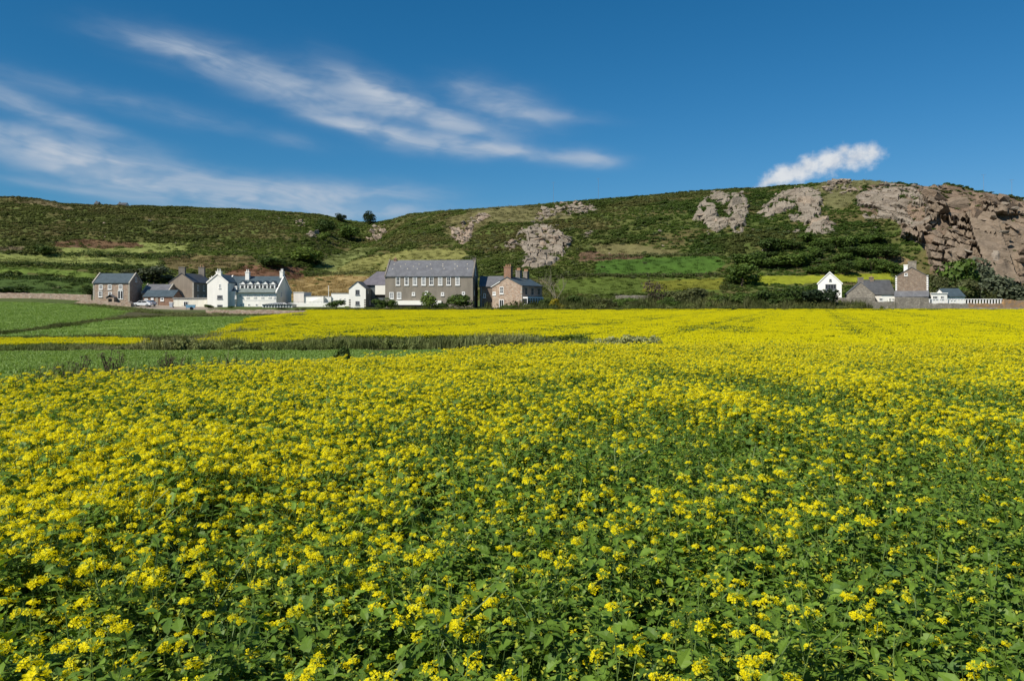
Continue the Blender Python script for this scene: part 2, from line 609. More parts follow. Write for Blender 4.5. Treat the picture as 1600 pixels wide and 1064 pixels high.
M['cream'] = simple('cream_render', (.74, .72, .62), (.62, .60, .50), .6, .8, .2)
M['pinkwhite'] = simple('pale_pink_render', (.78, .73, .67), (.70, .65, .60), .6, .8, .2)
M['paint'] = simple('white_paint', (.80, .80, .78), (.72, .72, .70), 2, .5, .3)
M['pebble'] = simple('grey_pebbledash', (.260, .230, .190), (.205, .182, .150), .5, .95, .1, .4)
M['cement'] = simple('grey_cement', (.22, .20, .175), (.15, .135, .115), .7, .9, .1, .3)
M['taupe'] = simple('taupe_render', (.31, .26, .205), (.24, .20, .16), .7, .9, .1)
M['coping'] = simple('pale_coping', (.42, .39, .33), (.30, .28, .24), 1.5, .9, .1)
M['greyside'] = simple('grey_hung_slate', (.15, .17, .18), (.10, .115, .125), 1.5, .8, .2)
M['glass'] = simple('window_glass', (.028, .034, .040), (.014, .018, .022), .8, .08, .5)
M['glass2'] = simple('curtained_glass', (.32, .33, .33), (.16, .17, .18), 1.5, .25, .4)
M['dark'] = simple('shade_and_door_black', (.02, .02, .02), (.012, .012, .012), 1, .9, .1)  # near-black for the painted gap shade and the porch door
M['flatroof'] = simple('felt_roof', (.24, .24, .23), (.18, .18, .17), .8, .9, .1)
M['pot'] = simple('clay_chimney_pot', (.46, .27, .16), (.36, .20, .12), 3, .8, .2)
M['whitepot'] = simple('white_chimney_pot', (.74, .73, .70), (.60, .59, .56), 3, .8, .2)
M['brick'] = stonemat('red_brick', [(.26, .135, .085), (.32, .18, .115), (.21, .115, .08)], (.30, .25, .2), 3.0, 2.4)
M['stone_pink'] = stonemat('pink_granite_wall', [(.42, .30, .22), (.33, .225, .165), (.50, .39, .30), (.26, .185, .145)], (.44, .38, .31), 1.9)
M['stone_brown'] = stonemat('brown_granite_wall', [(.27, .20, .15), (.20, .148, .112), (.34, .265, .20)], (.27, .23, .185), 1.9)
M['stone_grey'] = stonemat('grey_field_stone', [(.30, .27, .225), (.22, .195, .165), (.37, .335, .28), (.18, .155, .13)], (.20, .18, .15), 2.2)
M['slate_blue'] = slatemat('blue_slate', (.060, .085, .100), (.048, .070, .085))
M['slate_grey'] = slatemat('grey_slate', (.135, .138, .150), (.110, .113, .125))
M['slate_dark'] = slatemat('dark_slate', (.085, .088, .092), (.068, .070, .074))
M['slate_green_lit'] = slatemat('green_grey_lit_slate', (.17, .20, .19), (.14, .165, .158))
M['slate_purple'] = slatemat('purple_slate', (.135, .125, .145), (.11, .105, .125))
M['carwhite'] = simple('white_car_paint', (.78, .80, .82), (.72, .74, .76), .5, .25, .5)
M['carsilver'] = simple('silver_car_paint', (.42, .46, .52), (.36, .40, .46), .5, .3, .6)
M['rubber'] = simple('tyre_rubber', (.02, .02, .02), (.012, .012, .012), 4, .85, .2)
M['rim'] = simple('wheel_metal', (.5, .5, .5), (.4, .4, .4), 3, .35, .6, metal=.7)
M['lamp'] = simple('lamp_lens', (.7, .7, .68), (.6, .6, .6), 3, .15, .6)
M['redlamp'] = simple('red_lamp_lens', (.5, .03, .02), (.35, .02, .02), 3, .2, .6)
M['bluepaint'] = simple('pale_blue_paint', (.22, .42, .58), (.16, .32, .46), 1.5, .5, .4)
M['metal'] = simple('grey_metal', (.30, .31, .32), (.22, .23, .24), 3, .5, .5, metal=.5)
M['timber'] = simple('weathered_timber', (.34, .31, .26), (.24, .21, .17), 3, .85, .2, .4)
M['gravel'] = simple('yard_gravel', (.36, .30, .24), (.26, .21, .165), 1.2, .95, .1, .5)
M['rock_grey'] = rockmat('grey_granite', (.185, .152, .120), (.28, .238, .192), (.38, .33, .265))
M['rock_pink'] = rockmat('pink_granite', (.25, .185, .138), (.35, .275, .21), (.43, .36, .29))
M['rock_brown'] = rockmat('brown_granite', (.142, .098, .068), (.215, .156, .112), (.33, .265, .20))

# ------------------------------------------------------------------ ground and hillside sheets
HEATH = np.array([.075, .088, .024])
# patches of ground cover on the hillside, given by their outline as surveyed from the viewpoint
PATCH = [
    ('grass', (.165, .190, .055), [(90, 384), (160, 380), (300, 380), (290, 392), (200, 396), (100, 398)]),
    ('bracken', (.130, .080, .045), [(80, 380), (130, 374), (210, 380), (230, 386), (160, 388), (90, 386)]),
    ('grass', (.165, .190, .055), [(-80, 396), (60, 398), (200, 402), (250, 408), (240, 416), (120, 412), (-80, 408)]),
    ('grass', (.10, .145, .028), [(-80, 416), (80, 420), (150, 428), (150, 436), (60, 428), (-80, 426)]),
    ('grass', (.052, .085, .020), [(-80, 428), (60, 430), (150, 438), (240, 440), (240, 462), (-80, 462)]),
    ('bracken', (.120, .098, .042), [(250, 404), (300, 398), (395, 400), (410, 408), (360, 420), (270, 422)]),
    ('bracken', (.150, .082, .050), [(345, 432), (380, 416), (440, 416), (475, 420), (470, 436), (400, 440)]),
    ('tan', (.250, .180, .075), [(448, 440), (480, 432), (560, 430), (640, 436), (640, 470), (440, 470)]),
    ('grass', (.165, .165, .052), [(500, 432), (560, 404), (640, 391), (720, 388), (735, 400), (700, 420), (600, 430)]),
    ('grass', (.130, .150, .048), [(480, 420), (520, 400), (560, 388), (600, 385), (560, 402), (520, 425)]),
    ('grass', (.050, .100, .016), [(935, 406), (1000, 402), (1120, 400), (1135, 412), (1110, 430), (980, 432), (925, 428)]),
    ('grass', (.078, .110, .020), [(870, 436), (960, 436), (1120, 434), (1130, 458), (870, 460)]),
    ('grass', (.13, .135, .018), [(1010, 440), (1130, 434), (1130, 452), (1000, 456)]),
    ('crop', (.19, .21, .018), [(1160, 434), (1260, 430), (1395, 427), (1395, 440), (1160, 446)]),
    ('bracken', (.135, .090, .055), [(900, 394), (960, 390), (1020, 396), (1000, 404), (905, 410)]),
    ('grass', (.130, .120, .050), [(925, 380), (1000, 384), (1060, 392), (1060, 398), (940, 398)]),
    ('bracken', (.165, .120, .062), [(1350, 404), (1400, 400), (1425, 404), (1420, 414), (1360, 414)]),
    ('grass', (.125, .118, .050), [(730, 330), (800, 322), (860, 325), (900, 340), (820, 350), (740, 345)]),
    ('grass', (.120, .110, .045), [(700, 340), (760, 330), (770, 345), (730, 372), (690, 365)]),
    ('grass', (.120, .118, .050), [(1280, 285), (1350, 280), (1420, 286), (1345, 310), (1300, 330), (1270, 300)]),
    ('bracken', (.150, .125, .065), [(20, 312), (60, 312), (120, 326), (110, 330), (60, 320), (20, 318)]),
    ('bracken', (.115, .095, .055), [(-80, 384), (40, 386), (40, 394), (-80, 394)]),
]
ROCKY = [
    ('brown', [(1345, 292), (1420, 286), (1500, 296), (1560, 306), (1640, 322), (1700, 345), (1700, 450), (1470, 450), (1450, 415), (1440, 380), (1410, 372), (1402, 345), (1380, 338), (1345, 330)]),
    ('grey', [(1200, 318), (1235, 296), (1275, 298), (1290, 330), (1300, 362), (1262, 366), (1250, 345), (1200, 340)]),
    ('grey', [(1085, 340), (1100, 306), (1120, 298), (1165, 304), (1168, 340), (1150, 366), (1120, 362)]),
    ('grey', [(805, 360), (845, 345), (880, 352), (880, 390), (862, 418), (815, 420), (790, 395)]),
]


def cover_of(px, py, x, y):
    """albedo of the ground, and how much shrub grows there (0..1), for points on the hillside"""
    n = fbm(x / 16, y / 9, 4)
    n2 = fbm(x / 5 + 40, y / 4, 3)
    col = HEATH[None, :] * np.ones((len(px), 1))
    k = sstep(.48, .66, n)[:, None]
    col = col * (1 - k) + np.array([.095, .085, .032])[None, :] * k
    k = sstep(.55, .7, n2)[:, None] * .6
    col = col * (1 - k) + np.array([.070, .105, .022])[None, :] * k
    dens = 0.92 - .42 * sstep(.52, .68, n)
    typ = np.zeros(len(px), int)
    jx = px + (fbm(x / 7, y / 7 + 20, 3) - .5) * 14
    jy = py + (fbm(x / 9 + 31, y / 6, 3) - .5) * 4
    for t, c, poly in PATCH:
        q = in_poly(jx, jy, poly)
        col[q] = np.array(c)
        dens[q] = {'grass': .02, 'bracken': .08, 'tan': .01, 'crop': .0}[t]
        typ[q] = {'grass': 1, 'bracken': 2, 'tan': 3, 'crop': 4}[t]
    for t, poly in ROCKY[:1]:
        q = in_poly(jx, jy, poly)
        col[q] = {'brown': (.15, .105, .078), 'grey': (.20, .165, .13)}[t]
        dens[q] = .20 if t == 'brown' else .14
        typ[q] = 5
    return col, dens, typ


def sheet(name, ugrid, ygrid, off=0.0, shift=0.0, cover=None, smooth=True):
    U, Yg = np.meshgrid(ugrid, ygrid, indexing='ij')
    X = U * (Yg + shift)
    Z = height(X, Yg) + off
    nu, ny = len(ugrid), len(ygrid)
    v = np.stack([X, Yg, Z], -1).reshape(-1, 3)
    idx = np.arange(nu * ny).reshape(nu, ny)
    f = np.stack([idx[:-1, :-1], idx[1:, :-1], idx[1:, 1:], idx[:-1, 1:]], -1).reshape(-1, 4)
    me = bpy.data.meshes.new(name)
    me.vertices.add(len(v)); me.vertices.foreach_set('co', v.astype(np.float32).ravel())
    me.loops.add(len(f) * 4); me.loops.foreach_set('vertex_index', f.astype(np.int32).ravel())
    me.polygons.add(len(f)); me.polygons.foreach_set('loop_start', np.arange(0, len(f) * 4, 4, dtype=np.int32))
    me.update(calc_edges=True)
    me.polygons.foreach_set('use_smooth', [smooth] * len(f))
    if cover is not None:
        c = np.ones((len(v), 4), np.float32); c[:, :3] = cover
        a = me.attributes.new('cover', 'FLOAT_COLOR', 'POINT')
        a.data.foreach_set('color', c.ravel())
    me.validate()
    return me, v


# near ground: fields, banks, yards (one sheet out to the foot of the hill, going on behind the viewer)
ug = np.linspace(-1.15, 1.15, 231)
yg = np.concatenate([np.linspace(-70, 0, 15)[:-1], np.linspace(0, 60, 100)[:-1], np.linspace(60, YB, 150)])
me, v = sheet('ground', ug, yg, shift=75.0, cover=None)
px = 800 + FOC * v[:, 0] / np.maximum(v[:, 1], 5)
c = np.zeros((len(v), 4), np.float32); c[:, 3] = 1
soil = np.array([.060, .050, .030]); turf = np.array([.075, .100, .028])
k = sstep(.35, .6, fbm(v[:, 0] / 6, v[:, 1] / 6, 3))[:, None]
c[:, :3] = np.array([.058, .062, .022]) * (1 - k) + np.array([.075, .07, .034]) * k
far = sstep(168, 178, v[:, 1])[:, None]
yard = (sstep(200, 215, px) * sstep(345, 320, px) * sstep(176, 184, v[:, 1]))[:, None]
c[:, :3] = c[:, :3] * (1 - far) + turf * far
c[:, :3] = c[:, :3] * (1 - yard) + np.array([.30, .25, .20]) * yard
a = me.attributes.new('cover', 'FLOAT_COLOR', 'POINT'); a.data.foreach_set('color', c.ravel())
me.materials.append(M['soil'])
tag(inst('ground', me), kind='structure')

# hillside
uh = np.concatenate([np.linspace(-1.3, -.68, 60)[:-1], np.linspace(-.68, .68, 620), np.linspace(.68, 1.3, 60)[1:]])
yh = np.concatenate([np.linspace(YB, 420, 210)[:-1], np.linspace(420, 600, 120)[:-1], np.linspace(600, 2600, 30)])
me, v = sheet('hillside', uh, yh, cover=None)
px = 800 + FOC * v[:, 0] / v[:, 1]; py = HOR - FOC * (v[:, 2] - EYE) / v[:, 1]
cc, dd, tt = cover_of(px, py, v[:, 0], v[:, 1])
c = np.ones((len(v), 4), np.float32); c[:, :3] = cc
a = me.attributes.new('cover', 'FLOAT_COLOR', 'POINT'); a.data.foreach_set('color', c.ravel())
me.materials.append(M['soil']); me.materials.append(M['rock_brown']); me.materials.append(M['rock_grey'])
nyh = len(yh)
fi = (np.arange((len(uh) - 1) * (nyh - 1)) // (nyh - 1)) * nyh + np.arange((len(uh) - 1) * (nyh - 1)) % (nyh - 1)
jp = px[fi] + (fbm(v[fi, 0] / 7, v[fi, 1] / 7 + 20, 3) - .5) * 14; jq = py[fi] + (fbm(v[fi, 0] / 9 + 31, v[fi, 1] / 6, 3) - .5) * 4
isrock = in_poly(jp, jq, ROCKY[0][1])
isgrey = in_poly(jp, jq, ROCKY[1][1]) | in_poly(jp, jq, ROCKY[2][1]) | in_poly(jp, jq, ROCKY[3][1])
me.polygons.foreach_set('material_index', isrock.astype(np.int32))
me.polygons.foreach_set('use_smooth', (~isrock))
tag(inst('hillside', me), kind='structure')


# ------------------------------------------------------------------ scattering of uncountable growth
SRC = {}


def source(key, objs):
    """objects that are only ever drawn as copies inside one mass of growth"""
    c = bpy.data.collections.new('source_' + key)
    for i, me in enumerate(objs):
        o = bpy.data.objects.new('%s_kind_%02d' % (key, i), me)
        c.objects.link(o)
    SRC[key] = c
    return c


_gn = {}


def gn_group(coll):
    if coll.name in _gn: return _gn[coll.name]
    t = bpy.data.node_groups.new('scatter_' + coll.name, 'GeometryNodeTree')
    t.interface.new_socket('Geometry', in_out='INPUT', socket_type='NodeSocketGeometry')
    t.interface.new_socket('Geometry', in_out='OUTPUT', socket_type='NodeSocketGeometry')
    g = NT(t)
    gi = g.n('NodeGroupInput'); go = g.n('NodeGroupOutput')
    ci = g.n('GeometryNodeCollectionInfo'); ci.inputs[0].default_value = coll
    ci.inputs['Separate Children'].default_value = True
    ci.inputs['Reset Children'].default_value = True

    def attr(name, typ):
        a = g.n('GeometryNodeInputNamedAttribute', data_type=typ)
        a.inputs[0].default_value = name
        return a.outputs[0]
    io = g.n('GeometryNodeInstanceOnPoints')
    t.links.new(gi.outputs[0], io.inputs['Points'])
    t.links.new(ci.outputs[0], io.inputs['Instance'])
    io.inputs['Pick Instance'].default_value = True
    t.links.new(attr('vid', 'INT'), io.inputs['Instance Index'])
    e = g.n('FunctionNodeEulerToRotation')
    t.links.new(attr('rot', 'FLOAT_VECTOR'), e.inputs[0])
    t.links.new(e.outputs[0], io.inputs['Rotation'])
    t.links.new(attr('scl', 'FLOAT_VECTOR'), io.inputs['Scale'])
    t.links.new(io.outputs[0], go.inputs[0])
    _gn[coll.name] = t
    return t


def scatter(name, pts, key, vid, scl, label, cat, tint=None, tilt=.12, rotz=None, r=None):
    n = len(pts)
    if n == 0: return None
    r = r or np.random.default_rng(n)
    me = bpy.data.meshes.new(name)
    me.vertices.add(n); me.vertices.foreach_set('co', np.asarray(pts, np.float32).ravel())
    a = me.attributes.new('vid', 'INT', 'POINT'); a.data.foreach_set('value', np.asarray(vid, np.int32))
    rot = np.stack([r.normal(0, tilt, n), r.normal(0, tilt, n), r.random(n) * 6.283 if rotz is None else rotz], -1)
    a = me.attributes.new('rot', 'FLOAT_VECTOR', 'POINT'); a.data.foreach_set('vector', rot.astype(np.float32).ravel())
    scl = np.asarray(scl, float)
    if scl.ndim == 1: scl = np.stack([scl] * 3, -1)
    a = me.attributes.new('scl', 'FLOAT_VECTOR', 'POINT'); a.data.foreach_set('vector', scl.astype(np.float32).ravel())
    if tint is not None:
        tc = np.ones((n, 4), np.float32); tc[:, :3] = tint
        a = me.attributes.new('tint', 'FLOAT_COLOR', 'POINT'); a.data.foreach_set('color', tc.ravel())
    o = inst(name, me)
    md = o.modifiers.new('scatter', 'NODES'); md.node_group = gn_group(SRC[key])
    return tag(o, label, cat, kind='stuff')


# ---- leaf shapes
def leaf_arrays(seg, lobed=True):
    """unit leaf along +Y: list of (verts, quads); outline lobed like a mustard leaf"""
    if lobed:
        tt = [0, .10, .20, .28, .38, .48, .58, .70, .82, .92, 1.0][::1]
        ww = [.015, .09, .05, .16, .08, .27, .20, .34, .24, .20, .0]
    else:
        tt = [0, .2, .45, .7, 1.0]; ww = [.02, .16, .25, .18, .0]
    if seg == 'lo':
        tt = [0, .3, .65, 1.0]; ww = [.03, .22, .28, .0]
    v = []; f = []
    for i, (t, w) in enumerate(zip(tt, ww)):
        droop = -.38 * t * t
        v += [(-w, t - .05 * (i % 2), droop + w * .35), (0, t, droop), (w, t - .05 * (i % 2), droop + w * .35)]
    for i in range(len(tt) - 1):
        a = i * 3
        f += [(a, a + 1, a + 4, a + 3), (a + 1, a + 2, a + 5, a + 4)]
    return np.array(v, float), f


LEAF_HI = leaf_arrays('hi'); LEAF_OV = leaf_arrays('ov', False); LEAF_LO = leaf_arrays('lo')


class Bag:
    def __init__(self):
        self.v = []; self.f = []; self.mi = []; self.n = 0

    def add(self, v, f, mi):
        self.v.append(np.asarray(v, float))
        self.f += [tuple(i + self.n for i in q) for q in f]
        self.mi += [mi] * len(f)
        self.n += len(v)

    def mesh(self, name, mats, smooth=False):
        v = np.concatenate(self.v) if self.v else np.zeros((0, 3))
        return mesh_np(name, v.tolist(), self.f, mats, self.mi, smooth)


def place(v, loc, rz, pitch, s, roll=0.0):
    m = Euler((pitch, roll, rz), 'XYZ').to_matrix()
    return np.asarray(v) * s @ np.array(m).T + np.array(loc)


def flower_head(r, n, rad, hi=True):
    """dome of four-petalled flowers round a knot of buds"""
    b = Bag()
    for i in range(n):
        t = (i + .5) / n
        ph = i * 2.39996 + r.random() * .6
        th = 0.25 + 1.35 * math.sqrt(t)
        rr = rad * (0.75 + .55 * r.random())
        c = np.array([math.sin(th) * math.cos(ph) * rr, math.sin(th) * math.sin(ph) * rr, math.cos(th) * rr * .8])
        s = .0070 * (0.75 + .6 * r.random())
        e = Euler((-th * .55 * math.sin(ph) + r.normal(0, .25), th * .55 * math.cos(ph) + r.normal(0, .25), r.random() * 3), 'XYZ').to_matrix()
        q = []
        fs = []
        for k in range(4):
            a = k * math.pi / 2
            ca, sa = math.cos(a), math.sin(a)
            lo = [(.1, -.12, 0), (.75, -.52, .22), (1.15, 0, .1), (.75, .52, .22)] if hi else [(0, -.3, 0), (.8, -.5, .1), (1.1, 0, .1), (.8, .5, .1)]
            o = len(q)
            q += [(p[0] * ca - p[1] * sa, p[0] * sa + p[1] * ca, p[2]) for p in lo]
            fs.append((o, o + 1, o + 2, o + 3))
        q = np.array(q) * s @ np.array(e).T + c
        b.add(q, fs, 0)
    for i in range(5 if hi else 2):
        c = np.array([r.normal(0, .006), r.normal(0, .006), rad * .72 + r.normal(0, .003)])
        s = .004
        b.add(np.array([(s, 0, 0), (0, s, 0), (-s, 0, 0), (0, -s, 0), (0, 0, s * 1.8)]) + c, [(0, 1, 4), (1, 2, 4), (2, 3, 4), (3, 0, 4)], 1)
    return b


def plant_parts(seed, heads, lush):
    """one mustard plant: stems, broad leaves, small leaves, flower heads with their places"""
    r = np.random.default_rng(seed)
    H = .58 + .10 * r.random()
    stem = MB()
    big = []; small = Bag(); hd = []
    lean = r.normal(0, .05, 2)
    axis = lambda t: Vector((lean[0] * t + .015 * math.sin(t * 7 + seed), lean[1] * t + .015 * math.cos(t * 6 + seed), H * t))
    prev = axis(0)
    for i in range(1, 6):
        p = axis(i / 5)
        stem.tube(prev, p, .0042 - .0005 * i, .0037 - .0005 * i, 4, 0, False)
        prev = p
    tips = [axis(1.0)]
    nb = max(3, heads)
    for i in range(nb):
        t = .35 + .5 * (i + r.random()) / nb
        a = i * 2.4 + r.random()
        p0 = axis(t)
        ln = .10 + .20 * r.random()
        p1 = p0 + Vector((math.cos(a) * ln * .55, math.sin(a) * ln * .55, ln * .55))
        p2 = p1 + Vector((math.cos(a) * ln * .22, math.sin(a) * ln * .22, ln * .75))
        p2.z = min(p2.z, H + .06)
        stem.tube(p0, p1,   .0024, .0020, 3, 0, False); stem.tube(p1, p2, .0020, .0014, 3, 0, False)
        tips.append(p2)
        for q, pp in enumerate((p0, p1, p1.lerp(p2, .5))):
            for _ in range(2):
                sz = .03 + .04 * r.random()
                V, F = LEAF_OV if r.random() < .5 else LEAF_HI
                small.add(place(V, pp, r.random() * 6.28, r.normal(.15, .4), sz, r.normal(0, .3)), F, 0)
    r.shuffle(tips)
    for i, tp in enumerate(tips):
        if i < heads:
            hd.append((tuple(tp), .014 + .014 * r.random() ** 1.4, r.random()))
        else:      # still in bud
            for k in range(3):
                small.add(place(LEAF_OV[0], tp, r.random() * 6.28, .5, .035), LEAF_OV[1], 0)
    nl = int(52 * lush)
    for i in range(nl):
        t = .25 + .7 * (i + r.random()) / nl
        a = r.random() * 6.28
        rad = .02 + .15 * r.random() * (1.1 - t * .5)
        p = axis(t)
        p = (p.x + math.cos(a) * rad, p.y + math.sin(a) * rad, p.z * (.85 + .15 * r.random()))
        V, F = (LEAF_HI, LEAF_OV, LEAF_HI)[i % 3]
        small.add(place(V, p, a - 1.57 + r.normal(0, .5), r.normal(.1, .38), .032 + .055 * r.random(), r.normal(0, .35)), F, 0)
    for i in range(6):
        t = .12 + .62 * i / 6 + .06 * r.random()
        a = i * 2.2 + r.random()
        p = axis(t)
        big.append(((p.x + math.cos(a) * .02, p.y + math.sin(a) * .02, p.z), (r.normal(.25, .2), r.normal(0, .25), a - 1.57), (.20 - .11 * t) * (.8 + .5 * r.random())))
    # buds and young pods catch the light near the top
    for i in range(16):
        a = r.random() * 6.28; rad = .02 + .14 * r.random(); t = .62 + .38 * r.random()
        p = axis(t); c = np.array([p.x + math.cos(a) * rad, p.y + math.sin(a) * rad, p.z * (.88 + .12 * r.random())])
        for k in range(3):
            small.add(place(LEAF_LO[0], c + r.normal(0, .006, 3), r.random() * 6.28, r.normal(.4, .4), .014 + .012 * r.random()), LEAF_LO[1], 1)
    # undergrowth: low leaves that close the canopy
    for i in range(int(14 * lush)):
        a = r.random() * 6.28; rad = .04 + .16 * r.random()
        small.add(place(LEAF_HI[0], (math.cos(a) * rad, math.sin(a) * rad, .10 + .25 * r.random()), r.random() * 6.28, r.normal(.1, .3), .08 + .07 * r.random(), r.normal(0, .3)), LEAF_HI[1], 0)
    return stem, big, small, hd


NV = 10
HEADS = [0, 1, 2, 4, 6, 8, 10, 13, 16, 19]       # more and more flower
HEAD_MESH = []
for i in range(6):
    r = np.random.default_rng(90 + i)
    b = flower_head(r, [13, 17, 22, 27, 19, 9][i], .019 + .002 * (i % 3))
    HEAD_MESH.append((b, b.mesh('flower_head', [M['petal'], M['bud']])))
BIG_MESH = mesh_np('leaf', LEAF_HI[0].tolist(), LEAF_HI[1], [M['bigleaf']])
PLANT = []
joined = []
for i in range(NV):
    stem, big, small, hd = plant_parts(200 + i, HEADS[i], 1.0 + .25 * (i < 4))
    PLANT.append(dict(stem=stem.mesh('stem', M['stem'], fix=False), foliage=small.mesh('foliage', [M['leaf'], M['bud']]), big=big, hd=hd))
    J = Bag()
    J.add(np.array(stem.v), stem.f, 0)
    J.add(np.concatenate(small.v), small.f, 1)
    J.mi[-len(small.f):] = [1 if m_ == 0 else 4 for m_ in small.mi]
    for loc, rot, s in big:
        J.add(np.array(LEAF_HI[0]) * s @ np.array(Euler(rot, 'XYZ').to_matrix()).T + np.array(loc), LEAF_HI[1], 2)
    for loc, rad, q in hd:
        hb = HEAD_MESH[int(q * 6) % 6][0]
        s = rad / .02
        vv = np.concatenate(hb.v) * s + np.array(loc)
        base = J.n
        J.v.append(vv); J.n += len(vv)
        J.f += [tuple(k + base for k in f) for f in hb.f]
        J.mi += [3 + m for m in hb.mi]
    joined.append(J.mesh('mustard', [M['stem'], M['leaf'], M['bigleaf'], M['petal'], M['bud']]))
source('mustard', joined)


# ---- flowering patches for farther off
def crop_patch(seed, heads, half, leafy):
    r = np.random.default_rng(seed)
    b = Bag()
    for i in range(heads):
        c = np.array([r.uniform(-half, half), r.uniform(-half, half), .56 + .10 * r.random() - .10 * r.random() ** 3])
        s = .020 + .016 * r.random()
        for k in range(4):
            a = k * 1.57 + r.random(); t = .5 + .5 * r.random()
            d = np.array([math.cos(a), math.sin(a), 0]); u = np.array([-d[1], d[0], 0])
            o = c + d * s * .55 + np.array([0, 0, -s * .45 * t])
            n2 = np.array([d[0] * .5, d[1] * .5, -.7 * t])
            b.add([o - u * s * .6 - n2 * s * .7, o + u * s * .6 - n2 * s * .7, o + u * s * .7 + n2 * s * .6, o - u * s * .7 + n2 * s * .6], [(0, 1, 2, 3)], 1)
    for i in range(leafy):
        p = (r.uniform(-half, half), r.uniform(-half, half), .18 + .38 * r.random() ** .7)
        b.add(place(LEAF_LO[0], p, r.random() * 6.28, r.normal(.25, .4), .07 + .08 * r.random(), r.normal(0, .3)), LEAF_LO[1], 0)
    return b.mesh('crop', [M['farleaf'], M['farpetal']])


source('crop', [crop_patch(300 + i, [12, 40, 70, 98, 125, 155][i], .55, 240) for i in range(6)])

TRAM = .378


def bloom(x, y):
    """0 leafy .. 1 in full flower"""
    big = fbm(x / 3.2 + 9, y / 4.5, 3)
    b = .52 + 1.8 * (big - .5)
    px = 800 + FOC * x / np.maximum(y, 1.0)
    b = b + .42 * sstep(2.8, 6.8, y) - .10 + .14 * sstep(7, 11, y)
    b = b - .04 * sstep(600, 1200, px) * sstep(9, 3, y)
    b = b + .08 * sstep(650, 0, px) * sstep(8, 2.5, y)
    # thin, leafy patches and two brighter streaks in the right-hand part of the field
    w = x - TRAM * y
    for cx_, cy_, rx_, ry_, k_ in [(3.3, 9.6, .85, 2.2, -.70), (2.2, 12.0, .6, 2.0, -.40), (1.05, 5.6, .7, .8, -.28), (1.9, 6.6, .7, .8, -.25), (4.7, 8.4, .45, 1.0, -.6), (5.4, 9.6, .6, 1.4, -.5),
                                   (2.3, 9.2, .25, 1.6, .45), (4.1, 8.0, .32, 1.2, .5), (4.6, 10.2, .35, 1.6, .4), (.6, 10.6, .5, 1.0, -.35), (-.4, 6.3, .5, .6, -.15), (1.3, 8.0, .5, .8, -.25), (3.2, 5.6, .6, .6, -.15), (6.5, 13, .9, 1.6, -.35)]:
        b = b + 2.1 * k_ * np.exp(-(((x - cx_ + .35 * (fbm(x * 1.5, y * 1.5, 2) - .5)) / rx_) ** 2 + ((y - cy_) / ry_) ** 2))
    tr = np.minimum(np.abs(((w + .9) % 11.0) - 5.5), np.abs(((w + 2.7) % 11.0) - 5.5))
    b = b - .9 * sstep(.75, .25, tr) * sstep(26, 40, y)
    b = b - .16 * sstep(24, 45, y) + (.10 * (fbm(x / 14, y / 22 + 5, 3) - .5) + 1.0 * (fbm(w / 1.3 + 40, y / 60, 3) - .5)) * sstep(24, 45, y)
    b = b + .25 * np.sin(w * 1.57) * sstep(22, 40, y)
    return np.clip(b, 0, 1)


def near_edge(x, y):
    """True inside the near mustard field, whose far left side ends at a track"""
    px = 800 + FOC * x / np.maximum(y, .8)
    ye = np.interp(px, [-900, -100, 0, 120, 300, 500, 620, 760, 900, 960, 1000], [8.0, 10.0, 11.0, 12.0, 13.8, 15.4, 16.8, 20, 26, 34, 400])
    return y < ye + (vnoise(x * 1.3, y * 1.3) - .5) * .5


def jitter_grid(x0, x1, y0, y1, step, r):
    gx = np.arange(x0, x1, step); gy = np.arange(y0, y1, step)
    X, Y = np.meshgrid(gx, gy)
    X = X.ravel() + r.uniform(-.5, .5, X.size) * step; Y = Y.ravel() + r.uniform(-.5, .5, Y.size) * step
    return X, Y


r = np.random.default_rng(21)
X, Y = jitter_grid(-30, 30, -1.2, 27, .165, r)
lim = .80 * np.maximum(Y, 0) + 1.2
q = (np.abs(X) < lim) & near_edge(X, Y) & ~((np.hypot(X, Y) < .7)) & (r.random(len(X)) > sstep(19, 27, Y))
X, Y = X[q], Y[q]
B = bloom(X, Y)
vid = np.clip((B * 1.05 + r.normal(0, .19, len(X))) * (NV - 1), 0, NV - 1).round().astype(int)
Zp = height(X, Y)
scl = .90 * (.80 + .36 * r.random(len(X))) * (.93 + .14 * vnoise(X / 1.1, Y / 1.1) + .10 * B)
scl = scl * np.where(np.hypot(X, Y) < 1.5, .9, 1.0) * (1 - .12 * sstep(8, 14, Y) * (1 - sstep(17, 20, Y)))
pxs = 800 + FOC * X / np.maximum(Y, .3)
infr = (Y > 1.75) & (np.abs(X) < .645 * Y + .05)
order = np.argsort(np.where(infr, Y, 1e6))
chosen = order[:300]
rest = np.ones(len(X), bool); rest[chosen] = False
scatter('mustard_crop', np.stack([X, Y, Zp], -1)[rest], 'mustard', vid[rest], scl[rest],
        'yellow-flowered mustard crop filling the near field', 'mustard crop', tilt=.16)

# the nearest plants, one by one
proto = {}


def make_plant(k):
    P = PLANT[k]
    root = bpy.data.objects.new('mustard_plant', None)
    ch = [(bpy.data.objects.new('stem', P['stem'])), bpy.data.objects.new('foliage', P['foliage'])]
    ch[1]['kind'] = 'stuff'
    for loc, rot, s in P['big']:
        o = bpy.data.objects.new('leaf', BIG_MESH); o.location = loc; o.rotation_euler = rot; o.scale = (s, s, s); ch.append(o)
    for loc, rad, qq in P['hd']:
        o = bpy.data.objects.new('flower_head', HEAD_MESH[int(qq * 6) % 6][1]); o.location = loc; o.scale = (rad / .02,) * 3; ch.append(o)
    return root, ch


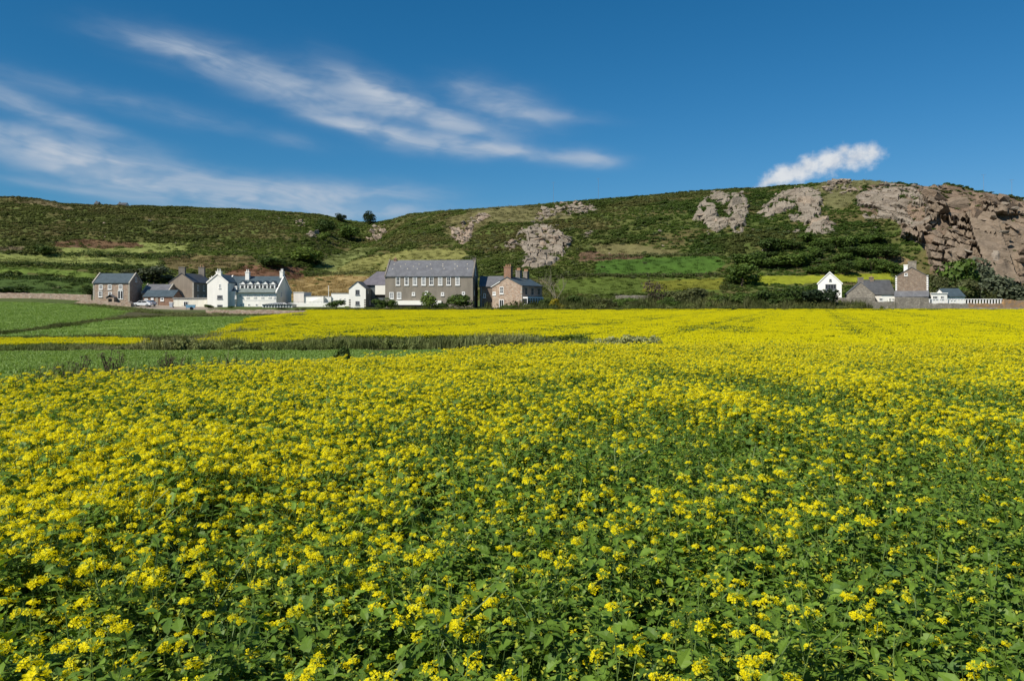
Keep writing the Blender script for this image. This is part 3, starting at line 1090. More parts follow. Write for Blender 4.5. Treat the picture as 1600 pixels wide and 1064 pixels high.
for k in range(NV):
    proto[k] = make_plant(k)
for i in chosen:
    root, ch = proto[int(vid[i])]
    t = root.copy(); link(t)
    t.location = (X[i], Y[i], Zp[i]); t.scale = (scl[i],) * 3
    t.rotation_euler = (r.normal(0, .09), r.normal(0, .09), r.random() * 6.28)
    tag(t, 'knee-high leafy mustard plant in the nearest strip of the crop', 'mustard plant', 'mustard plants nearest the viewer')
    for c_ in ch:
        d = c_.copy(); link(d, t)
for k in proto:
    for o in [proto[k][0]] + proto[k][1]:
        bpy.data.objects.remove(o)

# the same field and the next one farther off
X, Y = jitter_grid(-60, 160, 17, 172, .86, r)
px = 800 + FOC * X / Y
bound = np.interp(px, [-900, 310, 480, 2600], [168, 55, 118, 168])       # left limit of the farther yellow field
mid = (px > 312) & (px < 2300) & (Y > np.interp(px, [312, 480, 930, 960], [44, 44, 44, 30])) & (Y < 170) & ((px > 480) | (Y < np.interp(px, [312, 480], [55, 140])))
mid &= ~((px < 930) & (Y < 43))
nearf = near_edge(X, Y) & (Y > 20) & (px > 600)
q = (mid | nearf) & (np.abs(X) < .85 * Y + 4)
# sparser farther away
keep = r.random(len(X)) < np.interp(Y, [17, 20, 27, 60, 172], [0.0, .12, 1.0, .95, .8])
q &= keep
X, Y = X[q], Y[q]
B = bloom(X, Y)
vid = np.clip(B * 5 + r.normal(0, .5, len(X)), 0, 5).round().astype(int)
scatter('flowering_crop', np.stack([X, Y, height(X, Y)], -1), 'crop', vid, (.95 + .15 * r.random(len(X))), 'bright yellow mustard crop stretching to the far walls', 'mustard crop', tilt=.03)
# narrow yellow strip on the left
X, Y = jitter_grid(-60, -10, 44, 58, .8, r)
px = 800 + FOC * X / Y
q = (px < 232 - (Y - 50) * 2) & (px > -400)
X, Y = X[q], Y[q]
scatter('flowering_strip', np.stack([X, Y, height(X, Y)], -1), 'crop', r.integers(3, 6, len(X)), (.9 + .15 * r.random(len(X))), 'narrow strip of yellow mustard between green fields on the left', 'mustard crop', tilt=.03)


# ---- green seedling fields
def seedling_patch(seed, half, n, ln):
    r = np.random.default_rng(seed)
    b = Bag()
    for i in range(n):
        p = (r.uniform(-half, half), r.uniform(-half, half), .0)
        a = r.random() * 6.28
        V = np.array([(-.10, 0, .0), (.10, 0, .0), (.16, .35, .7), (-.16, .35, .7), (0, .75, .95)]) * ln * (.7 + .6 * r.random())
        b.add(place(V, p, a, 0, 1), [(0, 1, 2, 3), (3, 2, 4)], 0)
    return b.mesh('seedlings', [M['seedling']])


source('seedling', [seedling_patch(400 + i, .5, 300, .065) for i in range(3)] + [seedling_patch(410 + i, 1.3, 260, .12) for i in range(3)])


def field_sheet(name, corner_fn, nu, nv, col):
    """grid laid 12 cm above the soil-free base: corner_fn(s,t) -> x, y"""
    s, t = np.meshgrid(np.linspace(0, 1, nu), np.linspace(0, 1, nv), indexing='ij')
    x, y = corner_fn(s.ravel(), t.ravel())
    z = height(x, y) + .03
    idx = np.arange(nu * nv).reshape(nu, nv)
    f = np.stack([idx[:-1, :-1], idx[1:, :-1], idx[1:, 1:], idx[:-1, 1:]], -1).reshape(-1, 4)
    me = mesh_np(name, np.stack([x, y, z], -1).tolist(), f, [col], None, True)
    return tag(inst(name, me), kind='structure')


M['field'] = None
m, g, out = newmat('young_crop_field')
pos = g.n('ShaderNodeNewGeometry').outputs['Position']
n1 = g.noise(pos, .25, 4, .6); n2 = g.noise(pos, 5, 4, .65)
col = g.mix(g.maprange(n1, .3, .7), (.135, .212, .038), (.160, .240, .044))
col = g.mix(g.maprange(n2, .45, .75, 0, .35), col, (.13, .15, .05))
pbsdf(g, out, col, .9, .1, bump(g, n2, .5, .05))
M['field'] = m


def lerp2(px_y):
    a, b, c_, d = px_y      # (px, y) near-left, near-right, far-right, far-left
    def fn(s, t):
        P = [(1 - s) * (1 - t), s * (1 - t), s * t, (1 - s) * t]
        x = sum(w * bx(p[0], p[1]) for w, p in zip(P, (a, b, c_, d)))
        y = sum(w * p[1] for w, p in zip(P, (a, b, c_, d)))
        return x, y
    return fn


FIELDS = [
    ('green_field', [(-420, 9.5), (660, 18.6), (720, 38), (-420, 36)], 0, 'short green seedling crop in the narrow field behind the near mustard', .8),
    ('green_field', [(-420, 62), (300, 62), (478, 138), (240, 118)], 3, 'green seedling crop in the wedge-shaped field before the hotel', 2.0),
    ('green_field', [(-420, 70), (120, 86), (205, 172), (-420, 190)], 3, 'green seedling crop in the broad field below the stone house', 2.0),
]
for nm, cs, v0, lab, step in FIELDS:
    fn = lerp2(cs)
    field_sheet(nm, fn, 60, 40, M['field'])
    npt = 9000
    # area-proportional points
    s, t = r.random(npt * 6), r.random(npt * 6)
    x, y = fn(s, t)
    cell = {}
    gx = np.floor(x / step).astype(int); gy = np.floor(y / step).astype(int)
    _, ui = np.unique(gx * 100003 + gy, return_index=True)
    x, y = x[ui], y[ui]
    scatter('seedling_crop', np.stack([x, y, height(x, y) + .03], -1), 'seedling', v0 + r.integers(0, 3, len(x)), .8 + .4 * r.random(len(x)), lab, 'seedling crop', tilt=.02)


# ---- rough growth: weeds on the banks, heath on the hill
def tuft(seed, n, h, spread, wid=.035):
    r = np.random.default_rng(seed)
    b = Bag()
    for i in range(n):
        a = r.random() * 6.28; L = h * (.5 + .6 * r.random())
        p = np.array([r.normal(0, spread), r.normal(0, spread), 0])
        d = np.array([math.cos(a), math.sin(a), 0]); u = np.array([-d[1], d[0], 0]) * wid * h
        k = .15 + .35 * r.random()
        b.add([p - u, p + u, p + u * .8 + d * k * L * .3 + np.array([0, 0, L * .6]), p - u * .8 + d * k * L * .3 + np.array([0, 0, L * .6]), p + d * k * L + np.array([0, 0, L])],
              [(0, 1, 2, 3), (3, 2, 4)], 0)
    return b.mesh('tuft', [M['blade']])


def clump(seed, n, rad, h, leaf, mat):
    """low shrub: leaf sprays over an uneven dome"""
    r = np.random.default_rng(seed)
    lob = [(r.normal(0, rad * .4), r.normal(0, rad * .4), h * (.25 + .35 * r.random()), rad * (.4 + .35 * r.random()), h * (.35 + .3 * r.random())) for _ in range(5)]
    b = Bag()
    for i in range(n):
        L = lob[i % 5]
        th = math.acos(1 - 1.25 * r.random()); ph = r.random() * 6.28
        q = .72 + .35 * r.random()
        d = np.array([math.sin(th) * math.cos(ph), math.sin(th) * math.sin(ph), math.cos(th)])
        p = np.array([L[0] + d[0] * L[3] * q, L[1] + d[1] * L[3] * q, max(.03, L[2] + d[2] * L[4] * q)])
        nrm = d + r.normal(0, .45, 3); nrm /= np.linalg.norm(nrm)
        t1 = np.cross(nrm, r.normal(0, 1, 3)); t1 /= np.linalg.norm(t1)
        t2 = np.cross(nrm, t1)
        s = leaf * (.6 + .8 * r.random())
        b.add([p - t1 * s * .5, p + t2 * s * .35, p + t1 * s * .6, p - t2 * s * .35], [(0, 1, 2, 3)], 0)
    return b.mesh('clump', [mat])


source('heath', [clump(500 + i, 130, 1.15, 1.0, .48, M['bush']) for i in range(4)] + [tuft(520 + i, 60, .55, .55, .10) for i in range(2)])
source('weed', [tuft(540 + i, 75, .62, .16, .022) for i in range(3)] + [clump(550 + i, 120, .30, .42, .10, M['bush']) for i in range(3)])

# heath over the hillside
r = np.random.default_rng(33)
n = 170000
U = r.uniform(-.98, .98, n); Yh = np.sqrt(r.uniform(226 ** 2, 535 ** 2, n))
Xh = U * Yh
px = 800 + FOC * U
yr = np.interp(px, RIDGE_PX, RIDGE_Y)
q = Yh < yr + 8
Xh, Yh, px, yr = Xh[q], Yh[q], px[q], yr[q]
Zh = height(Xh, Yh); py = HOR - FOC * (Zh - EYE) / Yh
cc, dd, tt = cover_of(px, py, Xh, Yh)
hedge = np.zeros(len(px), bool)
keep = r.random(len(px)) < dd * .95
keep &= ~((py > 440) & (px > 100) & (px < 860) & (Yh < 232))
grass = (~keep) & (r.random(len(px)) < np.where(tt == 1, .22, np.where(tt == 2, .4, np.where(tt == 3, .25, np.where(tt == 0, .22, .04)))))
gsel = np.where(grass)[0]; ksel = np.where(keep)[0]
nz = fbm(Xh / 14 + 5, Yh / 10, 4); nz2 = fbm(Xh / 30 + 15, Yh / 22, 3)
tint = np.zeros((len(px), 3))
a = np.array([.074, .102, .022]); b_ = np.array([.106, .142, .029]); d_ = np.array([.135, .118, .044]); e_ = np.array([.125, .140, .065])
k1 = sstep(.40, .62, nz)[:, None]
tint = a * (1 - k1) + b_ * k1
k2 = sstep(.52, .68, nz2)[:, None] * .8
tint = tint * (1 - k2) + d_ * k2
k3 = (r.random(len(px)) < .10)[:, None]
tint = np.where(k3, e_, tint)
# the right hill is greener, the far left browner
gr = sstep(850, 1150, px)[:, None] * .7
tint = tint * (1 - gr) + (tint * np.array([.60, .84, .62])) * gr
tint = tint * (1 + .22 * sstep(900, 600, px))[:, None]
br = sstep(520, 200, px)[:, None] * sstep(395, 380, py)[:, None] * .45
tint = tint * (1 - br) + np.array([.098, .092, .032]) * br
big = np.where(nz < .40, .65 + .5 * r.random(len(px)), .36 + .42 * r.random(len(px)))
P = np.stack([Xh, Yh, Zh - .1], -1)
s3 = np.stack([big * 1.1, big * 1.1, big * (.58 + .4 * r.random(len(px)))], -1)
s3[:, 2] *= np.where(Yh > yr - 12, .7, 1)
scatter('heath_scrub', P[ksel], 'heath', r.integers(0, 4, len(ksel)), s3[ksel], 'dark green gorse and bracken scrub covering the hillside', 'scrub', tint[ksel])
scatter('hill_grass', P[gsel], 'heath', 4 + r.integers(0, 2, len(gsel)), .7 + .6 * r.random(len(gsel)), 'rough grass growing on the hill terraces and among the scrub', 'grass', np.clip(cc[gsel] * 1.6, 0, 1))


def bank(name, line, width, h0, label, n, tints, kinds=(0, 6), hv=.35):
    """strip of weeds along a polyline of (px, y) points"""
    r = np.random.default_rng(abs(hash(label)) % 1000 if False else len(label) * 7 + n)
    t = r.random(n) * (len(line) - 1)
    i = np.minimum(t.astype(int), len(line) - 2); f = t - i
    L = np.array([(bx(p, y), y) for p, y in line])
    p = L[i] * (1 - f)[:, None] + L[i + 1] * f[:, None]
    p = p + r.normal(0, width * .4, (n, 2))
    z = height(p[:, 0], p[:, 1])
    s = h0 / .6 * (.65 + .7 * vnoise(p[:, 0] * .35, p[:, 1] * .35)) * (1 + hv * r.normal(0, 1, n)).clip(.4, 1.8)
    k = vnoise(p[:, 0] * .25 + 9, p[:, 1] * .25 + 4)[:, None]
    T = np.array(tints)
    tint = T[0] * (1 - k) + T[1] * k
    tint = tint * r.uniform(.7, 1.3, (n, 1))
    return scatter(name, np.stack([p[:, 0], p[:, 1], z - .02], -1), 'weed', r.integers(kinds[0], kinds[1], n), s, label, 'weeds', tint)


DK = [(.085, .115, .028), (.165, .170, .065)]
MDK = [(.135, .185, .044), (.27, .27, .12)]
bank('bank_weeds', [(-420, 40), (0, 40), (140, 40.5), (262, 41)], 1.8, .25, 'low dark weeds along the bank before the narrow yellow strip', 2600, MDK)
bank('bank_weeds', [(245, 41), (500, 42), (760, 42), (930, 40), (965, 36)], 2.2, .40, 'tall dark weeds along the bank behind the narrow green field', 3600, MDK)
bank('bank_weeds', [(-300, 60.5), (0, 60.5), (200, 60.5), (330, 58)], 1.6, .45, 'weedy hedge line between the yellow strip and the wedge-shaped green field', 2600, DK)
bank('bank_weeds', [(-300, 68), (0, 75), (120, 90), (200, 112), (250, 122)], 1.2, .28, 'dark hedge line dividing the two left green fields', 2200, DK)
bank('bank_weeds', [(240, 124), (330, 140), (480, 146)], 3, .3, 'grassy bank below the stone garden wall', 1400, MDK)
bank('bank_weeds', [(130, 175), (200, 172), (235, 160), (330, 146)], 4, .35, 'rough weedy bank below the parked cars', 1300, MDK)
bank('bank_weeds', [(312, 56), (400, 75), (480, 120)], 1.4, .5, 'weedy edge of the farther yellow field', 900, MDK)
bank('bank_weeds', [(480, 174), (700, 174), (850, 174), (1000, 174), (1290, 175)], 4, .6, 'dark rough growth along the top of the farther yellow field', 3400, DK)
bank('bank_weeds', [(840, 186), (1000, 188), (1150, 188), (1300, 186)], 12, 1.5, 'tangle of scrub on the bank right of the stone house', 3200, DK)
bank('field_margin', [(-100, 10.6), (0, 11.8), (120, 12.9), (300, 14.5), (500, 16.3), (620, 17.6)], .35, .35, 'grassy margin at the far edge of the near mustard', 500, MDK, (0, 3))


# ------------------------------------------------------------------ buildings
def roof_prof(c0, c1, eh, rh, ov, t, cr=None):
    cr = (c0 + c1) / 2 if cr is None else cr
    s0 = (rh - eh) / (cr - c0); s1 = (rh - eh) / (c1 - cr)
    k = .025
    return [(c0 - ov, eh - ov * s0 + k), (cr, rh + k), (c1 + ov, eh - ov * s1 + k), (c1 + ov, eh - ov * s1 + t + k), (cr, rh + t * 1.25 + k), (c0 - ov, eh - ov * s0 + t + k)]


_wcache = {}


class House:
    def __init__(self, name, label, px0, px1, y, py_base, rot=0.0, cat='house'):
        self.y = y; self.rot = rot
        self.x = (bx(px0, y) + bx(px1, y)) / 2
        self.k = math.cos(rot) - self.x / y * math.sin(rot)
        self.W = (px1 - px0) * y / FOC / self.k
        self.z = bz(py_base, y)
        self.root = empty(name, (self.x, y, self.z), rot)
        tag(self.root, label, cat)

    def lx(self, px, y=None):
        return (bx(px, y or self.y) - self.x) / self.k

    def lz(self, py, dy=0.0):
        return bz(py, self.y + dy) - self.z

    def gabled(self, x0, x1, y0, y1, eh, rh, ridge, wall, roof, ov=.25, verge=.12, t=.16, base=-1.2, coping=None):
        b = MB()
        if ridge == 'x':
            c = (y0 + y1) / 2
            b.prism([(y0, base), (y1, base), (y1, eh), (c, rh), (y0, eh)], x0, x1, axis='x')
            w = b.build('wall', wall, self.root)
            r_ = MB().prism(roof_prof(y0, y1, eh, rh, ov, t), x0 - verge, x1 + verge, axis='x').build('roof', roof, self.root)
            if coping:
                for xe in (x0 - verge - .04, x1 + verge - .26):
                    MB().prism([(y0 - ov - .05, eh - .25), (c, rh + .12), (y1 + ov + .05, eh - .25), (y1 + ov + .05, eh + .12), (c, rh + .46), (y0 - ov - .05, eh + .12)], xe, xe + .30, axis='x').build('coping', coping, self.root)
        else:
            c = (x0 + x1) / 2
            b.prism([(x0, base), (x1, base), (x1, eh), (c, rh), (x0, eh)], y0, y1, axis='y')
            w = b.build('wall', wall, self.root)
            r_ = MB().prism(roof_prof(x0, x1, eh, rh, ov, t), y0 - verge, y1 + verge, axis='y').build('roof', roof, self.root)
            if coping:
                for ye in (y0 - verge - .04,):
                    MB().prism([(x0 - ov - .05, eh - .25), (c, rh + .12), (x1 + ov + .05, eh - .25), (x1 + ov + .05, eh + .12), (c, rh + .46), (x0 - ov - .05, eh + .12)], ye, ye + .28, axis='y').build('coping', coping, self.root)
        return w, r_

    def box(self, name, x0, x1, y0, y1, z0, z1, mat):
        return MB().box(x0, x1, y0, y1, z0, z1).build(name, mat, self.root)

    def win(self, a, z, w, h, side='front', off=None, nx=2, ny=2, bar=.13, frame='paint', pane='glass', name='window', sill=True):
        """a along the wall, z centre height"""
        key = (round(w, 2), round(h, 2), nx, ny, bar, frame, pane, sill)
        if key not in _wcache:
            f = MB()
            f.box(-w / 2, w / 2, -.07, .02, -h / 2, -h / 2 + bar); f.box(-w / 2, w / 2, -.07, .02, h / 2 - bar, h / 2)
            f.box(-w / 2, -w / 2 + bar, -.07, .02, -h / 2 + bar, h / 2 - bar); f.box(w / 2 - bar, w / 2, -.07, .02, -h / 2 + bar, h / 2 - bar)
            for i in range(1, nx):
                xx = -w / 2 + w * i / nx
                f.box(xx - .035, xx + .035, -.06, .01, -h / 2 + bar, h / 2 - bar)
            for i in range(1, ny):
                zz = -h / 2 + h * i / ny
                f.box(-w / 2 + bar, w / 2 - bar, -.055, .008, zz - .035, zz + .035)
            if sill:
                f.box(-w / 2 - .08, w / 2 + .08, -.16, .015, -h / 2 - .12, -h / 2 - .002)
            g_ = MB().box(-w / 2 + bar - .01, w / 2 - bar + .01, -.03, .015, -h / 2 + bar - .01, h / 2 - bar + .01)
            _wcache[key] = (f.mesh('window', M[frame]), g_.mesh('pane', M[pane]))
        fm, gm_ = _wcache[key]
        if side == 'front': loc, rz = (a, off or 0, z), 0
        elif side == 'right': loc, rz = (off if off is not None else self.W / 2, a, z), R(90)
        else: loc, rz = (off if off is not None else -self.W / 2, a, z), R(-90)
        o = inst(name, fm, self.root, loc, (0, 0, rz))
        inst('pane', gm_, o)
        return o

    def winp(self, pxc, pyc, wpx, hpx, off=0.0, **kw):
        k = (self.y + off) / FOC
        return self.win(self.lx(pxc, self.y + off), self.lz(pyc, off), wpx * k, hpx * k, 'front', off, **kw)

    def chimney(self, x, y, z0, z1, w, d, mat, pots=2, pot='pot', ph=.55):
        b = MB().box(x - w / 2, x + w / 2, y - d / 2, y + d / 2, z0, z1 - .22).box(x - w / 2 - .08, x + w / 2 + .08, y - d / 2 - .08, y + d / 2 + .08, z1 - .22, z1)
        o = b.build('chimney', mat, self.root)
        for i in range(pots):
            xx = x + (i - (pots - 1) / 2) * w / max(pots, 1) * .9
            p = MB().tube((xx, y, z1), (xx, y, z1 + ph), .16, .12, 8).tube((xx, y, z1 + ph), (xx, y, z1 + ph + .08), .16, .16, 8)
            p.build('chimney_pot', M[pot], o)
        return o

    def door(self, pxc, py0, py1, wpx, mat='paint', off=0.0, glazed=True):
        k = (self.y + off) / FOC
        x = self.lx(pxc, self.y + off); w = wpx * k; z0 = self.lz(py1, off); z1 = self.lz(py0, off)
        d = MB().box(x - w / 2, x + w / 2, off - .08, off + .02, z0, z1).build('door', M[mat], self.root)
        if glazed:
            for s in (-1, 1):
                MB().box(x + s * w / 4 - w * .17, x + s * w / 4 + w * .17, off - .10, off - .07, z0 + .25, z1 - .25).build('pane', M['glass'], d)
        MB().box(x + w * .03, x + w * .10, off - .14, off - .06, (z0 + z1) / 2 - .06, (z0 + z1) / 2 + .06).build('handle', M['metal'], d)
        return d


# --- pink stone house on the far left
h = House('stone_house', 'pink granite house with blue slate roof, alone at the left end of the hamlet', 145.5, 202.5, 209, 474)
w2 = h.W / 2; d = 7.0; eh = h.lz(442); rh = h.lz(428.5, d / 2)
h.gabled(-w2, w2, 0, d, eh, rh, 'x', M['stone_pink'], M['slate_blue'], coping=M['coping'])
for p in (157.5, 171.5, 188.5): h.winp(p, 448.6, 6.0, 7.6, bar=.2)
for p in (157.0, 172): h.winp(p, 459.5, 6.0, 9.2 if p < 160 else 6.5, bar=.18)
h.door(188.3, 453.5, 468.0, 8.2)
h.win(d / 2, eh + .9, .8, 1.1, 'right', bar=.1)
for k_ in (-w2 + .18, w2 - .18):
    MB().box(k_ - .2, k_ + .2, -.03, .3, -1, eh - .05).build('quoin', M['coping'], h.root)
pb = MB()      # porch with a small pitched roof
pxp = h.lx(176.5)
h.box('porch', pxp - 1.0, pxp + 1.0, -1.5, -.0, -1.0, 1.5, M['stone_pink'])
MB().prism(roof_prof(pxp - 1.0, pxp + 1.0, 1.5, 2.15, .15, .1), -1.7, -.02, axis='y').build('porch_roof', M['slate_grey'], h.root)
MB().box(pxp - .45, pxp + .45, -1.55, -1.48, -.6, 1.2).build('door', M['dark'], h.root)

# --- slate-roofed sheds beside it
h = House('slate_shed', 'long low brick shed with two dark slate roofs behind the parked cars', 224, 271, 205, 478, cat='shed')
w2 = h.W / 2; eh = h.lz(463.5)
h.gabled(-w2, w2, 0, 5.6, eh, h.lz(454.5, 2.8), 'x', M['brick'], M['slate_blue'])
h.winp(253.5, 467.5, 5.0, 5.5, bar=.22, nx=1, ny=1)
h.door(238, 465.5, 475.5, 4.2, glazed=False)
h.winp(228.5, 468.5, 5, 4, bar=.2)
h.door(245, 465, 477, 4.0, mat='timber', glazed=False)
h = House('slate_barn', 'grey barn with pale slate roof rising behind the brick shed', 222, 262, 213, 470, cat='barn')
w2 = h.W / 2
h.gabled(-w2, w2, 0, 7, h.lz(457.5), h.lz(445.5, 3.5), 'x', M['taupe'], M['slate_grey'], coping=M['coping'])

# --- taupe farmhouse behind
h = House('taupe_farmhouse', 'taupe rendered farmhouse with its plain chimney gable facing the field', 264.5, 302.5, 218, 478)
w2 = h.W / 2; d = 15.0; eh = h.lz(441.5); rh = h.lz(427.5)
h.gabled(-w2, w2, 0, d, eh, rh, 'y', M['taupe'], M['slate_dark'], ov=.2)
h.chimney(0, .6, rh - .6, h.lz(417.0), 1.7, .9, M['cement'], 0)
h.chimney(0, d - .6, rh - .6, h.lz(417.5, d - .6), 1.7, .9, M['cement'], 2)
for a_ in (3.0, 7.2, 11.3):
    h.win(a_, eh - 1.4, 1.0, 1.6, 'right', bar=.1); h.win(a_, eh - 4.2, 1.0, 1.6, 'right', bar=.1)
MB().box(w2 - .35, w2 + .04, -.04, .3, -1, eh - .05).build('quoin', M['coping'], h.root)

# --- cream flat-roofed outhouse
h = House('cream_outhouse', 'cream single-storey outhouse with flat roof in front of the taupe farmhouse', 271, 329, 199, 485, cat='outbuilding')
w2 = h.W / 2; zt = h.lz(467.0)
h.box('wall', -w2, w2, 0, 7.5, -1, zt, M['cream'])
h.box('roof', -w2 - .15, w2 + .15, -.18, 7.7, zt + .002, zt + .32, M['flatroof'])
h.winp(290.5, 475.2, 7.4, 8.6, bar=.12, nx=2, ny=1)
h.door(321, 469.5, 481, 5, mat='cream', glazed=False)

# --- the white hotel
h = House('white_hotel', 'long white hotel with five gabled dormers and grey-green slate roof', 330, 432, 200, 484, cat='hotel')
xl, x1, x2, xr = h.lx(330), h.lx(361.5), h.lx(370.5), h.lx(431.8)
d = 13.5; eh = h.lz(456.5); rh = h.lz(433.0, d / 2)
h.gabled(x1 - 2.0, xr, .0, d, eh, rh, 'x', M['white'], M['slate_blue'], ov=.35, coping=M['white'])
M_side = M['greyside']
# left wing, gable to the field
wy0, wy1 = -2.6, 10.5
weh, wrh = h.lz(441.5, wy0), h.lz(429.5, wy0)
h.gabled(xl, x1, wy0, wy1, weh, wrh, 'y', M['white'], M['slate_blue'], ov=.15, coping=M['white'])
cx = (xl + x1) / 2
h.chimney(cx + .2, wy0 + .55, wrh - 1.4, h.lz(424.0, wy0), 1.25, .9, M['white'], 2, 'whitepot')
h.chimney(xl + .7, wy0 + 1.2, weh - .6, h.lz(434.0, wy0), .8, .8, M['white'], 1, 'whitepot', .4)
h.winp(343.3, 447.3, 3.2, 6.6, wy0, bar=.12)
h.winp(343.5, 464.2, 8.2, 5.4, wy0, bar=.14, nx=4, ny=1, frame='metal')
h.winp(343.5, 478.6, 8.2, 4.6, wy0, bar=.14, nx=4, ny=1, frame='metal')
# link between the wing and the main front
h.box('link', x1 + .02, x2, -1.3, .6, -1, h.lz(455, -1.3), M['pinkwhite'])
h.winp(368.2, 464, 2.4, 5.0, -1.3, bar=.1)
h.winp(366.5, 478.5, 3.0, 4.0, -1.3, bar=.1)
h.winp(368.8, 449.5, 3.6, 5.0, -.42, bar=.2, nx=1, ny=1)
# dormers with white gabled fronts
sl = (rh - eh) / (d / 2)
MB().prism([(-.62, eh - .62 * sl * .6 + .06), (1.22, eh + 1.22 * sl + .20), (1.22, eh + 1.22 * sl + .30), (-.62, eh - .62 * sl * .6 + .22)], x2 - .1, xr - .25, axis='x').build('lower_roof', M['slate_green_lit'], h.root)  # pale slate: own green plus the lower slope's stronger light, put in colour
for p in (379.0, 390.8, 402.4, 414.2, 426.0):
    xc = h.lx(p, 201.3)
    y0 = 1.15; zb = eh + sl * y0 - .15; ze = h.lz(443.8, y0); zr_ = h.lz(439.3, y0); hw = .66
    yb = (ze - eh) / sl + .25; yr_ = (zr_ - eh) / sl + .2
    b = MB()
    vs = [(xc - hw, y0, zb), (xc + hw, y0, zb), (xc + hw, y0, ze), (xc, y0, zr_), (xc - hw, y0, ze), (xc - hw, yb, ze), (xc + hw, yb, ze), (xc, yr_, zr_)]
    b.add(vs, [(0, 1, 2, 3, 4), (0, 4, 5), (1, 6, 2), (2, 6, 7, 3), (4, 3, 7, 5), (0, 5, 7, 6, 1)])
    dm = b.build('dormer', M['paint'], h.root)
    rf = MB()
    for s in (-1, 1):
        a_ = [(xc, y0 - .14, zr_ + .04), (xc + s * (hw + .16), y0 - .14, ze - .08), (xc + s * (hw + .16), yb + .1, ze - .08), (xc, yr_ + .1, zr_ + .04)]
        u_ = [(q[0], q[1], q[2] + .09) for q in a_]
        rf.add(a_ + u_, [(0, 1, 2, 3), (7, 6, 5, 4), (0, 4, 5, 1), (1, 5, 6, 2), (2, 6, 7, 3), (3, 7, 4, 0)])
    rf.build('dormer_roof', M['slate_blue'], dm)
    MB().box(xc - .78, xc + .78, y0 - .16, y0 - .02, ze - .10, ze + .02).build('trim', M['paint'], dm)
    MB().box(xc - .36, xc + .36, y0 - .03, y0 + .02, zb + .35, zb + 1.05).build('pane', M['glass'], dm)
    MB().box(xc - .36, xc + .36, y0 - .03, y0 + .02, zb + 1.12, ze - .12).build('pane', M['glass2'], dm)
# windows of the front
for p in (375.5, 387, 398.5, 410, 421.5): h.winp(p, 462.6, 4.2, 4.6, bar=.14, nx=2, ny=1, pane='glass2')  # grey panes stand in for the scalloped shade under the eaves
for p in (377, 389, 401, 411): h.winp(p, 476.8, 3.6, 3.8, bar=.1, nx=2, ny=1)
for p in (430.0 - 1.2,): h.winp(p, 463, 2.6, 4.6, bar=.1)
h.chimney(h.lx(384, 204), d / 2 - 1.2, rh - 1.4, h.lz(425.0, 6), 1.0, 1.0, M['white'], 2, 'whitepot')
h.chimney(xr - .5, d / 2, rh - .6, h.lz(424.0, 7), .8, 1.6, M['white'], 2, 'whitepot')
h.box('string_course', x2 + .02, xr - .02, -.06, -.002, h.lz(469.3), h.lz(468.4), M['paint'])
# cream skin on the white end gable, its shade put partly into the colour
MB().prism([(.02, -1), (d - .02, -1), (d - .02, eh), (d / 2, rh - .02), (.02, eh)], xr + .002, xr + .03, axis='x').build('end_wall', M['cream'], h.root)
h.win(4.0, 3.9, .8, 1.3, 'right', off=xr + .03, bar=.1); h.win(9.4, 1.6, .9, 1.2, 'right', off=xr + .03, bar=.1)

# --- conservatory before the hotel
c = House('glass_conservatory', 'low glass conservatory with dark roof and white posts before the hotel gable', 411, 456, 193, 483.5, cat='conservatory')
w2 = c.W / 2; zt = c.lz(476.0)
c.box('base_wall', -w2, w2, 0, 4.5, -1, .35, M['white'])
c.box('pane', -w2 + .05, w2 - .05, .06, 4.4, .36, zt - .02, M['glass2'])
for i in range(11):
    xx = -w2 + c.W * i / 10
    MB().box(xx - .09, xx + .09, -.05, .08, .352, zt).build('post', M['paint'], c.root)
zr_ = c.lz(473.2, 2.2)
MB().add([(-w2 - .3, -.3, zt), (w2 + .3, -.3, zt), (w2 + .3, 4.8, zt), (-w2 - .3, 4.8, zt), (-w2 + 2.0, 2.2, zr_), (w2 - 2.0, 2.2, zr_)],
         [(0, 1, 5, 4), (1, 2, 5), (2, 3, 4, 5), (3, 0, 4), (3, 2, 1, 0)]).build('roof', M['slate_dark'], c.root)
for i in range(9):
    xx = -w2 + 1.2 + (c.W - 2.4) * i / 8
    xt = (xx / w2) * (w2 - 2.0)
    MB().tube((xx, -.3, zt + .05), (xt, 2.15, zr_ + .05), .06, .06, 4).build('glazing_bar', M['paint'], c.root)

# --- long white annexe between hotel and cottage
h = House('white_annexe', 'long low white flat-roofed annexe between the hotel and the white cottage', 458, 545, 203, 484, cat='annexe')
w2 = h.W / 2
xa = h.lx(474)
h.box('wall', -w2, xa, .4, 8, -1, h.lz(457.2), M['pinkwhite'])
h.box('wall', xa + .004, h.lx(516), .8, 9, -1, h.lz(463.2), M['white'])
h.box('wall', h.lx(516) + .004, w2, 1.2, 9, -1, h.lz(458.5), M['white'])
h.box('front_wall', h.lx(456.5), h.lx(544), -4.2, -3.9, -1.2, h.lz(473.5, -4), M['white'])
h.box('roof', -w2 - .1, xa + .1, .3, 8.1, h.lz(457.2) + .002, h.lz(456.4), M['paint'])
h.box('roof', xa + .12, h.lx(516), .7, 9.1, h.lz(463.2) + .002, h.lz(462.4), M['flatroof'])
h.box('roof', h.lx(516) + .02, w2 + .1, 1.1, 9.1, h.lz(458.5) + .002, h.lz(457.7), M['flatroof'])
for p in (531.5, 538.5): h.winp(p, 467.8, 2.6, 3.4, 1.2, bar=.1)
rl = MB()
for p in np.arange(460, 516, 6.0):
    xx = h.lx(p); rl.tube((xx, -3.6, h.lz(475)), (xx, -3.6, h.lz(471.5)), .03, .03, 4)
rl.tube((h.lx(460), -3.6, h.lz(471.5)), (h.lx(515), -3.6, h.lz(471.5)), .035, .035, 4)
